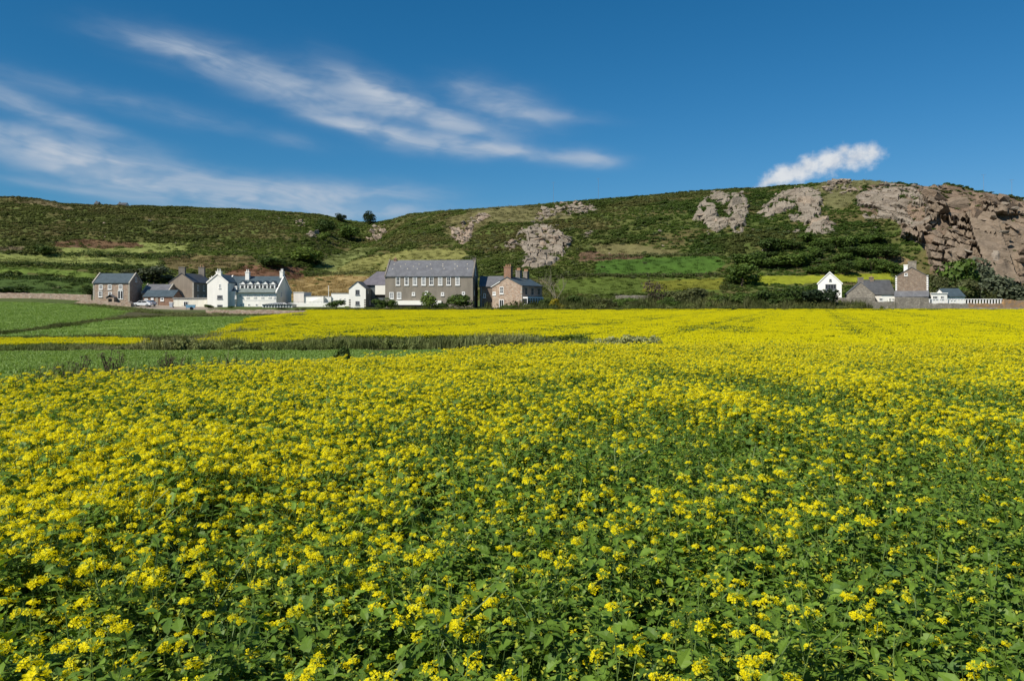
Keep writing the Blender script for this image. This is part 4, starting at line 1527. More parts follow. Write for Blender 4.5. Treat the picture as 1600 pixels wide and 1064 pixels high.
rl.build('railing', M['metal'], h.root)
st_ = MB()
for i in range(9):
    xx = h.lx(484) + i * .42
    st_.box(xx, xx + .40, -1.2, .6, -1, h.lz(472.0) + i * .17)
st_.build('stair', M['white'], h.root)

# --- white cottage with grey side
h = House('white_cottage', 'small white cottage, gable end on, left of the grey dormitory block', 545.2, 571.5, 192, 484.5)
w2 = h.W / 2; d = 7.5; eh = h.lz(451.5); rh = h.lz(440.8)
h.gabled(-w2, w2, 0, d, eh, rh, 'y', M['white'], M['slate_dark'], ov=.15)
h.winp(558.5, 456.8, 6.2, 7.6, bar=.1, frame='metal'); h.winp(558.5, 473.5, 6.2, 5.4, bar=.1, frame='metal')
MB().box(w2 + .003, w2 + .03, .03, d, -1, eh - .1).build('side_cladding', M['greyside'], h.root)
h.win(2.6, 4.6, .6, .9, 'right', bar=.1, off=w2 + .03); h.win(5.4, 1.8, .6, .9, 'right', bar=.1, off=w2 + .03)
for s in (-1, 1):
    for k_ in range(5):
        MB().box(s * (w2 - .2) - .22, s * (w2 - .2) + .22, -.025, .0, k_ * .55, k_ * .55 + .38).build('quoin', M['cement'], h.root)
h.box('plinth', -w2 - .8, w2 + 2.0, -.7, -.35, -1, .35, M['stone_grey'])

# --- hipped roof between cottage and big block
h = House('hipped_annexe', 'slate-hipped annexe wedged between the white cottage and the grey block', 563, 604, 199, 484, cat='annexe')
w2 = h.W / 2; zt = h.lz(445.5); zr_ = h.lz(424.5, 3.5)
h.box('wall', -w2, w2 + .6, .1, 7.5, -1, zt - .02, M['greyside'])
h.box('front_panel', h.lx(586.5), h.lx(603), -.28, .08, h.lz(460.5), zt - .03, M['white'])
MB().add([(-w2 - .3, -.35, zt), (w2 + 1, -.35, zt), (w2 + 1, 8, zt), (-w2 - .3, 8, zt), (h.lx(588.5, 202), 3.6, zr_), (w2 + 1, 3.6, zr_)],
         [(0, 1, 5, 4), (1, 2, 5), (2, 3, 4, 5), (3, 0, 4), (3, 2, 1, 0)]).build('roof', M['slate_purple'], h.root)
h.box('recess_shade', h.lx(586.5), h.lx(603), -.05, .09, h.lz(464), h.lz(460.8), M['dark'])  # dark solid strip: shade under the white panel put in as colour

# --- big grey block
h = House('grey_block', 'big grey pebbledashed block with a row of eight tall windows under a slate roof', 601.5, 738.5, 188, 480, R(-4.5), 'dormitory')
w2 = h.W / 2; d = 9.6; eh = h.lz(431.6); rh = h.lz(408.0, d / 2)
h.gabled(-w2, w2, 0, d, eh, rh, 'x', M['pebble'], M['slate_grey'], ov=.22, coping=M['cement'])
for i, p in enumerate((621.7, 635.2, 648.3, 661.8, 674.0, 687.8, 701.0, 714.8)):
    h.winp(p, 439.3, 6.9, 13.0, bar=.17, nx=2 + (i % 2), ny=3 if i in (5, 7) else 2, pane='glass2' if i in (2, 3, 5, 7) else 'glass')
for p in (611.5, 623.5): h.winp(p, 461.8, 7.0, 10.5, bar=.17, pane='glass2')
for p, q in ((646, 459.2), (666.5, 457.6), (691.5, 459.4), (724, 458.6)): h.winp(p, q, 5.0, 5.2, bar=.2, nx=1, ny=2)
h.box('plinth', -w2 - .02 + 1.4, h.lx(690), -.42, -.004, h.lz(476.5), h.lz(469.8), M['white'])
h.box('plinth_shade', h.lx(612), h.lx(690), -.36, -.004, h.lz(484), h.lz(476.8), M['dark'])  # dark solid strip standing in for the shade below the plinth
h.box('drip_strip', -w2 + .3, w2 - .3, -.03, -.003, eh - .34, eh - .16, M['coping'])
h.chimney(-w2 + 1.4, d / 2, rh - .3, h.lz(404.0, d / 2), .7, .7, M['brick'], 1, 'pot', .3)
h.chimney(w2 - .2, d / 2, rh - .3, h.lz(403.8, d / 2), .7, .9, M['cement'], 0)
h.win(d / 2, eh + 1.3, .7, 2.0, 'right', bar=.14); h.win(2.2, 3.4, .8, 1.2, 'right', bar=.12)
MB().tube((w2 + .12, .3, eh - .2), (w2 + .12, d - 1.0, eh - 3.6), .07, .07, 5).build('drainpipe', M['metal'], h.root)
sk = np.random.default_rng(8)
slp = (rh - eh) / (d / 2)
for row, n_ in ((.42, 7), (.72, 7), (.58, 6)):
    for i in range(n_):
        xx = -w2 + (i + .5 + (.3 if row == .58 else 0) + sk.uniform(-.15, .15)) * h.W / n_
        if xx > w2 - .6: continue
        yy = row * d / 2
        zz = eh + slp * yy + .19
        MB().add([(xx - .11, yy - .13, zz - .13 * slp), (xx + .11, yy - .13, zz - .13 * slp), (xx + .11, yy + .13, zz + .13 * slp), (xx - .11, yy + .13, zz + .13 * slp),
                  (xx - .11, yy - .13, zz - .13 * slp + .06), (xx + .11, yy - .13, zz - .13 * slp + .06), (xx + .11, yy + .13, zz + .13 * slp + .06), (xx - .11, yy + .13, zz + .13 * slp + .06)],
                 [(0, 3, 2, 1), (4, 5, 6, 7), (0, 1, 5, 4), (1, 2, 6, 5), (2, 3, 7, 6), (3, 0, 4, 7)]).build('roof_vent', M['coping'], h.root)

# --- granite house at the middle, turned to show two sides
rt = R(-33)
h = House('granite_house', 'brown granite house turned corner-on, with tall pot-topped chimneys and a white bay', 769, 815.5, 186, 483, rt)
W2 = h.W / 2; L = 9.0; eh = h.lz(447.0); rh = h.lz(434.0)
# shift so that the right front corner stands where it was measured
h.gabled(-W2, W2, 0, L, eh, rh, 'y', M['stone_pink'], M['slate_blue'], ov=.22, coping=None)
h.chimney(0, .55, rh - 1.0, h.lz(416.5), 1.9, .9, M['brick'], 3, 'pot', .45)
h.chimney(-.2, 5.4, rh - .8, h.lz(422.5, 5), 1.2, .9, M['cement'], 3, 'pot', .5)
h.chimney(0, L - .6, rh - .8, h.lz(424.5, 8), 1.2, .9, M['cement'], 3, 'pot', .5)
h.win(-1.5, h.lz(453.5), 1.05, 1.7, bar=.15); h.win(-1.55, h.lz(475.0), 1.3, 2.1, bar=.14, nx=2, ny=1, sill=False, name='glazed_door')
h.win(-3.6, h.lz(458.5), .9, .8, bar=.15, pane='glass2')
for a_ in (1.7, 4.5, 7.4): h.win(a_, eh - 1.25, 1.0, 1.6, 'right', bar=.09, frame='metal')
# white bay along the shaded side
bw = 1.3
h.box('bay_base', W2 + .003, W2 + bw, .3, 7.2, -1, h.lz(478), M['stone_grey'])
h.box('bay_sill', W2 + .003, W2 + bw + .05, .28, 7.22, h.lz(478) + .003, h.lz(474.9), M['paint'])
h.box('bay_glass', W2 + .003, W2 + bw - .08, .36, 7.14, h.lz(474.9) + .003, h.lz(466.6), M['glass'])
h.box('bay_roof', W2 + .003, W2 + bw + .1, .2, 7.3, h.lz(466.6) + .003, h.lz(464.2), M['paint'])
for a_ in (.35, 1.5, 2.6, 3.75, 4.9, 6.0, 7.15):
    MB().box(W2 + bw - .09, W2 + bw + .02, a_ - .10, a_ + .10, h.lz(474.9) + .004, h.lz(466.6)).build('mullion', M['paint'], h.root)
MB().box(W2 + bw - .085, W2 + bw + .01, .36, 7.14, h.lz(469.4), h.lz(468.6)).build('transom', M['paint'], h.root)
for a_ in (.2, .9):
    for k_ in range(6):
        MB().box(W2 - .45 + .15 * (k_ % 2), W2 + .02, -.03, .25, k_ * .9 + .05, k_ * .9 + .6).build('quoin', M['coping'], h.root) if a_ == .2 else None
# white bargeboard of the lower left slope
MB().tube((-W2 - .3, -.15, eh - .2), (-W2 * .45, -.15, eh + (rh - eh) * .55), .11, .11, 4).build('bargeboard', M['paint'], h.root)
# lower range to the left
h = House('granite_range', 'low granite range with grey slate roof between the grey block and granite house', 749.5, 786, 191, 483, cat='cottage')
w2 = h.W / 2
h.gabled(-w2, w2, 0, 6.5, h.lz(447.4), h.lz(433.0, 3.2), 'x', M['stone_brown'], M['slate_grey'])
h.winp(757, 462, 4.2, 6.5, bar=.15, nx=1, ny=2); h.winp(772, 459, 4.8, 4.4, bar=.15, pane='glass2'); h.winp(772.5, 474, 5.2, 5, bar=.15)
h.door(757.3, 470, 481, 3.4, mat='timber', glazed=False)
h.box('drain', h.lx(751.5), h.lx(752.5), -.12, -.002, 0, h.lz(449), M['metal'])

# --- right-hand hamlet
h = House('white_gable_cottage', 'white gable-end cottage beside the dark round bush on the right', 1278, 1315, 203, 470, R(-22))
w2 = h.W / 2; d = 8; eh = h.lz(443.5); rh = h.lz(427.0)
h.gabled(-w2, w2, 0, d, eh, rh, 'y', M['white'], M['slate_dark'], ov=.2, coping=M['paint'])
h.winp(1298, 448.3, 16.0, 8.4, bar=.13, nx=4, ny=1, frame='metal'); h.winp(1297.5, 437.8, 3.4, 3.0, bar=.08, nx=1, ny=1, frame='metal')
h.win(4, 2.5, 1.2, 1.2, 'left', bar=.12)

h = House('low_grey_cottage', 'low grey stone cottage with squat chimney behind the long wall', 1323, 1366.5, 201, 468, R(-20))
w2 = h.W / 2; d = 9.5; eh = h.lz(459.5); rh = h.lz(441.5)
h.gabled(-w2, w2, 0, d, eh, rh, 'y', M['stone_grey'], M['slate_grey'], ov=.2)
h.chimney(0, .6, rh - .7, h.lz(433.5), 1.3, .9, M['cement'], 0)
h = House('dark_roofed_range', 'white-fronted range with dark slate roof joining the two stone cottages', 1350, 1398.5, 205, 475, cat='cottage')
w2 = h.W / 2
h.gabled(-w2, w2, 0, 6.5, h.lz(459.5), h.lz(438.5, 3.2), 'x', M['white'], M['slate_dark'])
h.chimney(h.lx(1362, 208), 3.2, h.lz(440), h.lz(433.0, 3), .9, .8, M['stone_brown'], 1, 'pot', .3)
h.winp(1376.5, 468.2, 6.0, 5.0, -3.6, bar=.14); h.winp(1390.5, 468.2, 4.0, 4.2, -3.6, bar=.12); h.winp(1395.5, 468.2, 4.0, 4.2, -3.6, bar=.12)
h.box('front_extension', h.lx(1367), h.lx(1398), -3.6, .1, -1, h.lz(461.2, -3.6), M['white'])
h.box('extension_roof', h.lx(1366), h.lx(1398.5), -3.8, .0, h.lz(461.2, -3.6) + .003, h.lz(460.0, -3.6), M['slate_dark'])

h = House('tall_stone_house', 'tall brown stone house, blind chimney gable towards the field, right of the low cottages', 1399, 1450, 200, 478, R(-28.5))
w2 = h.W / 2; d = 8.5; eh = h.lz(432.5); rh = h.lz(418.5)
h.gabled(-w2, w2, 0, d, eh, rh, 'y', M['stone_brown'], M['slate_dark'], ov=.12)
h.chimney(.1, .6, rh - 1.2, h.lz(408.0), 1.9, .9, M['stone_grey'], 0)
h.chimney(-1.35, .5, rh - 1.8, h.lz(413.5), .9, .8, M['white'], 0)
h.winp(1415.5, 428.8, 4.4, 4.0, bar=.12, nx=1, ny=1)
for s in (-1, 1):
    for k_ in range(8):
        MB().box(s * (w2 - .16) - .2, s * (w2 - .16) + .2, -.03, .05, 3.4 + k_ * .55, 3.4 + k_ * .55 + .4).build('quoin', M['paint'], h.root)
h.box('lean_to', -w2 - .05, w2 + .1, -2.4, -.003, -1, h.lz(463.5, -2.4), M['stone_grey'])
MB().add([(-w2 - .2, -2.7, h.lz(464, -2.4)), (w2 + .2, -2.7, h.lz(464, -2.4)), (w2 + .2, -.04, h.lz(455.5)), (-w2 - .2, -.04, h.lz(455.5)),
          (-w2 - .2, -2.7, h.lz(464, -2.4) + .15), (w2 + .2, -2.7, h.lz(464, -2.4) + .15), (w2 + .2, -.04, h.lz(455.5) + .15), (-w2 - .2, -.04, h.lz(455.5) + .15)],
         [(0, 3, 2, 1), (4, 5, 6, 7), (0, 1, 5, 4), (1, 2, 6, 5), (2, 3, 7, 6), (3, 0, 4, 7)]).build('lean_to_roof', M['slate_grey'], h.root)
for p in (1413.5, 1434.0):
    q = h.lx(p, 198.5)
    MB().box(q - .35, q + .35, -1.9, -1.2, h.lz(461.2, -1.6), h.lz(460.1, -1.6) + .1).build('skylight', M['glass2'], h.root)
for a_ in (2.0, 5.5): h.win(a_, eh - 1.5, .9, 1.4, 'right', bar=.12)

h = House('white_bungalow', 'small white bungalow with dark slate roof behind the white balustrade', 1453, 1508, 199, 474)
w2 = h.W / 2
xm = h.lx(1478)
h.box('wall', -w2, xm, -.6, 4.5, -1, h.lz(459), M['white'])
h.box('roof', -w2 - .1, xm + .1, -.8, 4.6, h.lz(459) + .003, h.lz(457.6), M['paint'])
h.gabled(xm + .1, w2, .2, 6, h.lz(462.8), h.lz(452.0, 3), 'x', M['white'], M['slate_blue'], ov=.35)
h.winp(1461, 465.0, 8, 5, -.6, bar=.12, nx=3, ny=1); h.winp(1472, 465, 6, 5, -.6, bar=.12)
h.winp(1488, 467.2, 9, 3.6, .2, bar=.1, nx=3, ny=1)

# --- white balustrade
b0 = empty('balustrade', (bx(1508, 189), 189, bz(475, 189)))
tag(b0, 'white balustrade on the stone wall before the bungalow', 'balustrade')
ya = 0; xa_, xb_ = bx(1450, 189) - bx(1508, 189), bx(1566, 189) - bx(1508, 189)
zt = bz(467.0, 189) - bz(475, 189)
MB().box(xa_, xb_, -.12, .12, zt - .16, zt).build('rail', M['paint'], b0)
MB().box(xa_, xb_, -.11, .11, -.4, .08).build('plinth', M['paint'], b0)
for i in range(25):
    xx = xa_ + (xb_ - xa_) * (i + .5) / 25
    MB().box(xx - .13, xx + .13, -.08, .08, .083, zt - .163).build('baluster', M['paint'], b0)


# --- stone walls
def wall(name, label, pts, y_, thick, mat, seed=1):
    """pts: (px, py_top); stands on the ground at depth y_ (number or list)"""
    r = np.random.default_rng(seed)
    ys_ = y_ if isinstance(y_, (list, tuple)) else [y_] * len(pts)
    P = [(bx(p, q), q, bz(t, q)) for (p, t), q in zip(pts, ys_)]
    dense = []
    for (a, b_) in zip(P[:-1], P[1:]):
        n = max(1, int(abs(b_[0] - a[0]) / .7))
        for k in range(n):
            t = k / n
            dense.append(tuple(a[i] * (1 - t) + b_[i] * t for i in range(3)))
    dense.append(P[-1])
    V = []; F = []
    for i, (x_, yy, zt) in enumerate(dense):
        g0 = hz(x_, yy) - .6
        zt = zt + r.normal(0, .06)
        j = r.normal(0, .03)
        V += [(x_, yy - thick / 2 + j, g0), (x_, yy - thick / 2 + j, zt - .06), (x_, yy - thick / 4 + j, zt), (x_, yy + thick / 4, zt), (x_, yy + thick / 2, zt - .06), (x_, yy + thick / 2, g0)]
    for i in range(len(dense) - 1):
        a = i * 6
        for k in range(5): F.append((a + k, a + k + 1, a + k + 7, a + k + 6))
    n = len(dense) * 6
    F += [(0, 5, 4, 3, 2, 1), (n - 6, n - 5, n - 4, n - 3, n - 2, n - 1)]
    me = mesh_np(name, V, F, [mat])
    return tag(inst(name, me), label, 'wall')


wall('stone_wall', 'grey stone wall under the low cottages on the right', [(1302, 465), (1343, 464.5), (1366, 464.5), (1367, 471.5), (1398, 471.5), (1399, 464.5), (1450, 465), (1451, 474), (1512, 474.5)], 188, .6, M['stone_grey'], 3)
M['lichenwall'] = stonemat('lichened_stone', [(.34, .21, .11), (.28, .20, .15), (.44, .25, .10), (.22, .17, .13)], (.25, .2, .16), 1.6)
wall('stone_wall', 'rusty orange-lichened stone wall at the right end of the field', [(1512, 474), (1566, 474), (1568, 468), (1600, 470), (1660, 471), (1800, 470)], 188, .6, M['lichenwall'], 4)
wall('field_wall', 'low grey boundary wall along the foot of the right-hand houses', [(1500, 480.5), (1600, 481.5), (1700, 482)], 183, .5, M['stone_grey'], 5)
wall('garden_wall', 'low pink stone garden wall in front of the white hotel', [(322, 485), (360, 484.5), (420, 484.5), (478, 486), (500, 488)], 152, .5, M['stone_pink'], 6)
wall('boundary_wall', 'long pink stone wall left of the stone house', [(-60, 457), (0, 457.5), (80, 459), (143, 461)], 205, .5, M['stone_pink'], 7)
wall('terrace_wall', 'broken stone bank below the stone house', [(108, 475), (124, 470.5), (150, 468.5), (168, 471.5), (186, 472.5), (203, 470.5), (207, 475)], 184, 1.6, M['stone_pink'], 8)
wall('roadside_wall', 'grey roadside wall between scrub and green field in the middle', [(962, 462), (985, 461.5), (1012, 462)], 220, .5, M['stone_grey'], 9)


# ------------------------------------------------------------------ vehicles and yard things
def car(label, px, y, rz, paint, group=None):
    x = bx(px, y); z = hz(x, y)
    root = empty('car', (x, y, z), rz)
    tag(root, label, 'car', group)
    prof = [(-2.05, .32), (-2.1, .62), (-1.98, .86), (-1.15, .95), (-.55, 1.40), (.95, 1.46), (1.75, 1.02), (2.05, .92), (2.1, .5), (2.02, .32)]
    me = MB().prism(prof, -.82, .82, axis='y').mesh('body', paint)
    bm = bmesh.new(); bm.from_mesh(me)
    bmesh.ops.bevel(bm, geom=[e for e in bm.edges if abs(e.verts[0].co.y - e.verts[1].co.y) < .01], offset=.09, segments=2, affect='EDGES', profile=.6)
    bm.to_mesh(me); bm.free()
    inst('body', me, root)
    for s in (-1, 1):
        g0 = [(-1.0, .97), (-.52, 1.34), (.05, 1.37), (.05, .97)]; g1 = [(.13, .97), (.13, 1.37), (.90, 1.39), (1.35, .99)]
        for gg in (g0, g1):
            MB().prism(gg, s * .80 - .03, s * .80 + .03, axis='y').build('side_window', M['glass'], root)
        for xx in (-1.3, 1.3):
            t = MB().tube((xx, s * .68, .32), (xx, s * .86, .32), .32, .32, 14).build('wheel', M['rubber'], root)
            MB().tube((xx, s * .80, .32), (xx, s * .88, .32), .19, .17, 10).build('rim', M['rim'], t)
        MB().box(-2.12, -2.03, s * .62 - .15, s * .62 + .15, .62, .78).build('headlight', M['lamp'], root)
        MB().box(2.03, 2.13, s * .66 - .10, s * .66 + .10, .68, .90).build('tail_light', M['redlamp'], root)
    MB().prism([(-1.14, .98), (-.58, 1.37), (-.60, 1.41), (-1.18, 1.0)], -.68, .68, axis='y').build('windscreen', M['glass'], root)
    MB().prism([(1.00, 1.43), (1.70, 1.06), (1.74, 1.09), (1.03, 1.46)], -.66, .66, axis='y').build('rear_window', M['glass'], root)
    MB().box(-2.16, -2.08, -.7, .7, .36, .5).build('bumper', M['rubber'], root)
    return root


car('white hatchback parked in front of the low brick shed', 223, 188, R(4), M['carwhite'])
car('silver-blue car parked half hidden behind the white hatchback', 231, 194, R(-20), M['carsilver'])
car('white car half hidden in scrub beside the roadside wall', 940, 206, R(8), M['carwhite'])

x, y = bx(298, 180), 180
t = empty('garden_cart', (x, y, hz(x, y)), R(15)); tag(t, 'pale blue cart standing against the cream outhouse', 'cart')
MB().prism([(-.9, .45), (.9, .45), (1.05, 1.15), (-1.05, 1.15)], -.5, .5, axis='y').build('tub', M['bluepaint'], t)
for s in (-1, 1):
    MB().tube((.2, s * .55, .35), (.2, s * .63, .35), .35, .35, 12).build('wheel', M['rubber'], t)
    MB().tube((-.9, s * .4, .75), (-1.9, s * .3, .95), .035, .035, 5).build('shaft', M['timber'], t)
MB().box(-1.0, -.9, -.04, .04, 0, .5).build('prop', M['metal'], t)
x, y = bx(268, 190), 190
t = empty('wheelie_bin', (x, y, hz(x, y)), 0); tag(t, 'pale grey wheeled bin at the corner of the brick shed', 'bin')
MB().add([(-.3, -.35, .1), (.3, -.35, .1), (.3, .3, .1), (-.3, .3, .1), (-.4, -.45, 1.15), (.4, -.45, 1.15), (.4, .4, 1.15), (-.4, .4, 1.15)],
         [(0, 3, 2, 1), (4, 5, 6, 7), (0, 1, 5, 4), (1, 2, 6, 5), (2, 3, 7, 6), (3, 0, 4, 7)]).build('bin_body', M['carsilver'], t)
MB().prism([(-.5, 1.152), (.45, 1.152), (.45, 1.24), (-.2, 1.30), (-.5, 1.22)], -.43, .43, axis='x').build('lid', M['paint'], t)
for s in (-1, 1): MB().tube((s * .3, .32, .14), (s * .4, .32, .14), .14, .14, 10).build('wheel', M['rubber'], t)

# flagpole by the annexe, thin aerial masts along the ridge
x, y = bx(513.5, 200), 200
t = empty('flagpole', (x, y, bz(470, 200))); tag(t, 'bare white flagpole over the white annexe', 'flagpole')
MB().tube((0, 0, -2), (0, 0, 3.6), .10, .06, 8).build('pole', M['paint'], t)
MB().tube((0, 0, 3.6), (0, 0, 3.75), .10, .04, 8).build('finial', M['paint'], t)
for px_, top, lab in ((865, 285, 'thin aerial mast on the ridge, left of the pair over the middle crags'), (935, 279, 'thin aerial mast on the ridge, right of the pair over the middle crags'),
                      (1537, 273, 'thin aerial mast above the cliff, left of the right-hand pair'), (1581, 281, 'thin aerial mast above the cliff, right of the right-hand pair')):
    y = float(np.interp(px_, RIDGE_PX, RIDGE_Y)) + 4
    x = bx(px_, y); z0 = hz(x, y)
    t = empty('aerial_mast', (x, y, z0)); tag(t, lab, 'mast')
    hh = bz(top, y) - z0
    MB().tube((0, 0, -.5), (0, 0, hh), .07, .04, 5).build('pole', M['metal'], t)
    MB().tube((-1.0, 0, hh - .05), (1.0, 0, hh - .05), .035, .035, 4).build('crossbar', M['metal'], t)
    MB().tube((-.9, 0, hh - .05), (0, 0, hh - 1.6), .02, .02, 4).build('brace', M['metal'], t)

# far cottages on the left skyline
for px_, w_, lab in ((190, 13, 'tiny pale cottage on the left skyline'), (150, 6, 'tiny dark hut on the left skyline')):
    y = float(np.interp(px_, RIDGE_PX, RIDGE_Y)) - 1
    h = House('skyline_cottage', lab, px_ - w_ / 2, px_ + w_ / 2, y, float(HOR - FOC * (hz(bx(px_, y), y) - EYE) / y) + 1)
    w2 = h.W / 2
    h.gabled(-w2, w2, 0, 4, 1.6, 2.9, 'x', M['white'] if w_ > 10 else M['taupe'], M['slate_dark'])
    h.win(0, .9, .9, .8, bar=.1)
    h.chimney(-w2 + .5, 2, 2.4, 3.6, .6, .6, M['cement'], 0)

# ------------------------------------------------------------------ crags and cliff
def rock_mesh(seed, n, box=.6, squash=(1, 1, 1), rough=0):
    r = np.random.default_rng(seed)
    bm = bmesh.new()
    for i in range(n):
        p = r.normal(0, 1, 3); p /= np.linalg.norm(p)
        m = np.max(np.abs(p))
        p = p * (1 - box) + p / m * box * .85
        p *= r.uniform(.75, 1.05)
        bm.verts.new(p * np.array(squash))
    res = bmesh.ops.convex_hull(bm, input=bm.verts)
    bmesh.ops.delete(bm, geom=[e for e in res['geom_interior'] if isinstance(e, bmesh.types.BMVert)], context='VERTS')
    bmesh.ops.dissolve_limit(bm, angle_limit=R(14), verts=bm.verts, edges=bm.edges)
    bmesh.ops.triangulate(bm, faces=bm.faces)
    if rough:
        bmesh.ops.subdivide_edges(bm, edges=bm.edges, cuts=rough, use_grid_fill=True)
        for v in bm.verts:
            c = v.co
            k = mnoise.fractal(c * 2.2 + Vector((seed, 0, 0)), 1.0, 2.0, 4) * .10
            lay = (math.sin(c.z * 9 + c.x * 2.5 + 2 * mnoise.noise(c * 1.5)) ** 6) * .07
            v.co = c * (1 + k - lay)
    me = bpy.data.meshes.new('boulder')
    bm.to_mesh(me); bm.free()
    return me


def rocks_for(mat, s0, slab=False):
    out = []
    for i in range(7):
        me = rock_mesh(s0 + i, 16, .55 + .25 * (i % 3) / 2, (1.25, .9, .75) if not slab else (1.4, .8, .42))
        me.materials.append(mat); out.append(me)
    return out


ROCKS = {k: rocks_for(M['rock_' + k], 700 + 20 * i) for i, k in enumerate(('grey', 'pink', 'brown'))}
SLABS = {k: rocks_for(M['rock_' + k], 800 + 20 * i, True) for i, k in enumerate(('grey', 'pink', 'brown'))}
BIGROCK = {}
for i, k in enumerate(('grey', 'pink', 'brown')):
    BIGROCK[k] = []
    for j in range(4):
        me = rock_mesh(900 + 10 * i + j, 15, .75, (1.1, .85, 1.0), 5)
        me.materials.append(M['rock_' + k]); BIGROCK[k].append(me)


def edge_dist(px, py, poly):
    d = np.full(np.shape(px), 1e9)
    for (x0, y0), (x1, y1) in zip(poly, poly[1:] + poly[:1]):
        L2 = (x1 - x0) ** 2 + (y1 - y0) ** 2 + 1e-9
        t = np.clip(((px - x0) * (x1 - x0) + (py - y0) * (y1 - y0)) / L2, 0, 1)
        d = np.minimum(d, np.hypot(px - x0 - t * (x1 - x0), py - y0 - t * (y1 - y0)))
    return d


def hash2(a, b_):
    return _perm[np.asarray(a).astype(int) % 256, np.asarray(b_).astype(int) % 256]


def outcrop(name, label, poly, n, s0, s1, mats, tilt=12, seed=1, slab=.3, sink=.35, big=(), cat='crag', flat=1.0, thick=2.6, bed=8.0, blk=19.0, lift=.35, hole=.40, cleft=None):
    r = np.random.default_rng(seed)
    dip = math.tan(R(tilt))

    def relief(px, py):
        """how far the jointed rock stands out of the slope"""
        px = np.asarray(px, float); py = np.asarray(py, float)
        fall = sstep(0, 6, edge_dist(px, py, poly)) * in_poly(px, py, poly)
        hol = fbm(px / (blk * .8) + seed, py / (blk * .55) + 3, 3)
        fall = fall * sstep(hole, hole + .07, hol)
        wx = px + 5 * (fbm(px / 22 + seed, py / 22, 2) - .5); wy = py + 5 * (fbm(px / 24 + 30, py / 24 + seed, 2) - .5)
        st = (wy - dip * wx) / bed
        lay = np.floor(st); fr = st - lay
        u = (wx + dip * wy) / (blk * (.7 + .6 * hash2(lay + 20, seed))) + 7 * hash2(lay + 50, seed + 3)
        bl = np.floor(u); fu = u - bl
        if cleft:
            fall = fall * 1.0
        big_ = hash2(np.floor((wx + dip * wy) / (blk * 2.6)) + 9, np.floor((wy - dip * wx) / (bed * 3.1)) + seed + 90)
        h1 = hash2(lay + 7, bl + seed * 5); h2 = hash2(lay + 77, bl + seed * 3); h3 = hash2(lay + 177, bl + seed * 9)
        edge = np.minimum(np.minimum(fu, 1 - fu) * blk, np.minimum(fr, 1 - fr) * bed)
        d_ = thick * fall * (.30 + .36 * h1 + .36 * big_ + .5 * (h2 - .5) * (fu - .5) + .42 * (h3 - .3) * (fr - .5) + .10 * fbm(px / 5, py / 5 + seed, 2) - .30 * sstep(1.6, .3, edge))
        if cleft:       # the sheer-sided cleft near the right end
            sd = px - (1558 + (py - 346) * .36 + 3 * (fbm(py / 9, py * 0 + 4, 2) - .5))
            inn = (py > 338) & (py < 452)
            d_ = np.where(inn & (sd < 0) & (sd > -46), np.maximum(d_, 10.0 + 1.2 * big_ + .8 * h1), d_)
            d_ = np.where(inn & (sd >= 0), 1.0 + .12 * d_, d_)
        return d_

    if thick > 0:
        Pp = np.array(poly, float)
        gx_ = np.arange(Pp[:, 0].min() - 2, Pp[:, 0].max() + 2, 1.5); gy_ = np.arange(Pp[:, 1].min() - 2, Pp[:, 1].max() + 2, 1.1)
        GX, GY = np.meshgrid(gx_, gy_, indexing='ij')
        D = relief(GX, GY)
        GYc = np.empty_like(GX)
        for i in range(len(gx_)):
            k = int(np.clip(round((gx_[i] - _pxs[0]) / 2), 0, len(_pxs) - 1))
            tgt = np.maximum(gy_, _PYm[k, -1] + 1.0)
            GYc[i] = np.interp(-tgt, -_PYm[k], _ys)
        XX = (GX - 800) * GYc / FOC
        ZZ = height(XX, GYc)
        ins = in_poly(GX, GY, poly)
        V3 = np.stack([XX - D * .80 * (GX - 800) / FOC, GYc - D * .80, ZZ + D * lift - .45 * (D < .05)], -1)
        ix = np.arange(GX.size).reshape(GX.shape)
        ok = ins[:-1, :-1] & ins[1:, :-1] & ins[1:, 1:] & ins[:-1, 1:]
        F4 = np.stack([ix[:-1, :-1], ix[:-1, 1:], ix[1:, 1:], ix[1:, :-1]], -1)[ok]
        used, inv = np.unique(F4, return_inverse=True)
        base_v = V3.reshape(-1, 3)[used]; base_f = inv.reshape(-1, 4)
    P = np.array(poly, float)
    c = P.mean(0)
    x, y, z = on_hill(*c)
    root = empty(name, (x, y, z)); tag(root, label, cat)
    if thick > 0:
        inst('rock_base', mesh_np('rock_base', (base_v - np.array([x, y, z])).tolist(), base_f, [M['rock_' + mats[0]]]), root)
    x0, y0 = P.min(0); x1, y1 = P.max(0)
    k = 0; tries = 0
    while k < n and tries < n * 30:
        tries += 1
        px_, py_ = r.uniform(x0, x1), r.uniform(y0, y1)
        if not in_poly([px_], [py_], poly)[0]: continue
        X_, Y_, Z_ = on_hill(px_, py_)
        s = (s0 + (s1 - s0) * r.random() ** 2.2) * Y_ / FOC * .5
        mt = mats[int(r.random() * len(mats))]
        me = (SLABS if r.random() < slab else ROCKS)[mt][r.integers(0, 7)]
        dd_ = float(relief([px_], [py_])[0]) if thick > 0 else 0.0
        Y_ -= dd_ * .7; Z_ += dd_ * lift * .8
        if thick > 0 and dd_ < .1 and (cleft or r.random() < .6): continue
        o = inst('boulder', me, root, (X_ - x, Y_ - y, Z_ - z + s * (1 - sink) * .5), (r.normal(-.25, .25), R(tilt) + r.normal(0, .22), r.normal(0, .5)),
                 (s * r.uniform(.9, 1.5), s * r.uniform(.8, 1.2), s * flat * r.uniform(.75, 1.15)))
        k += 1
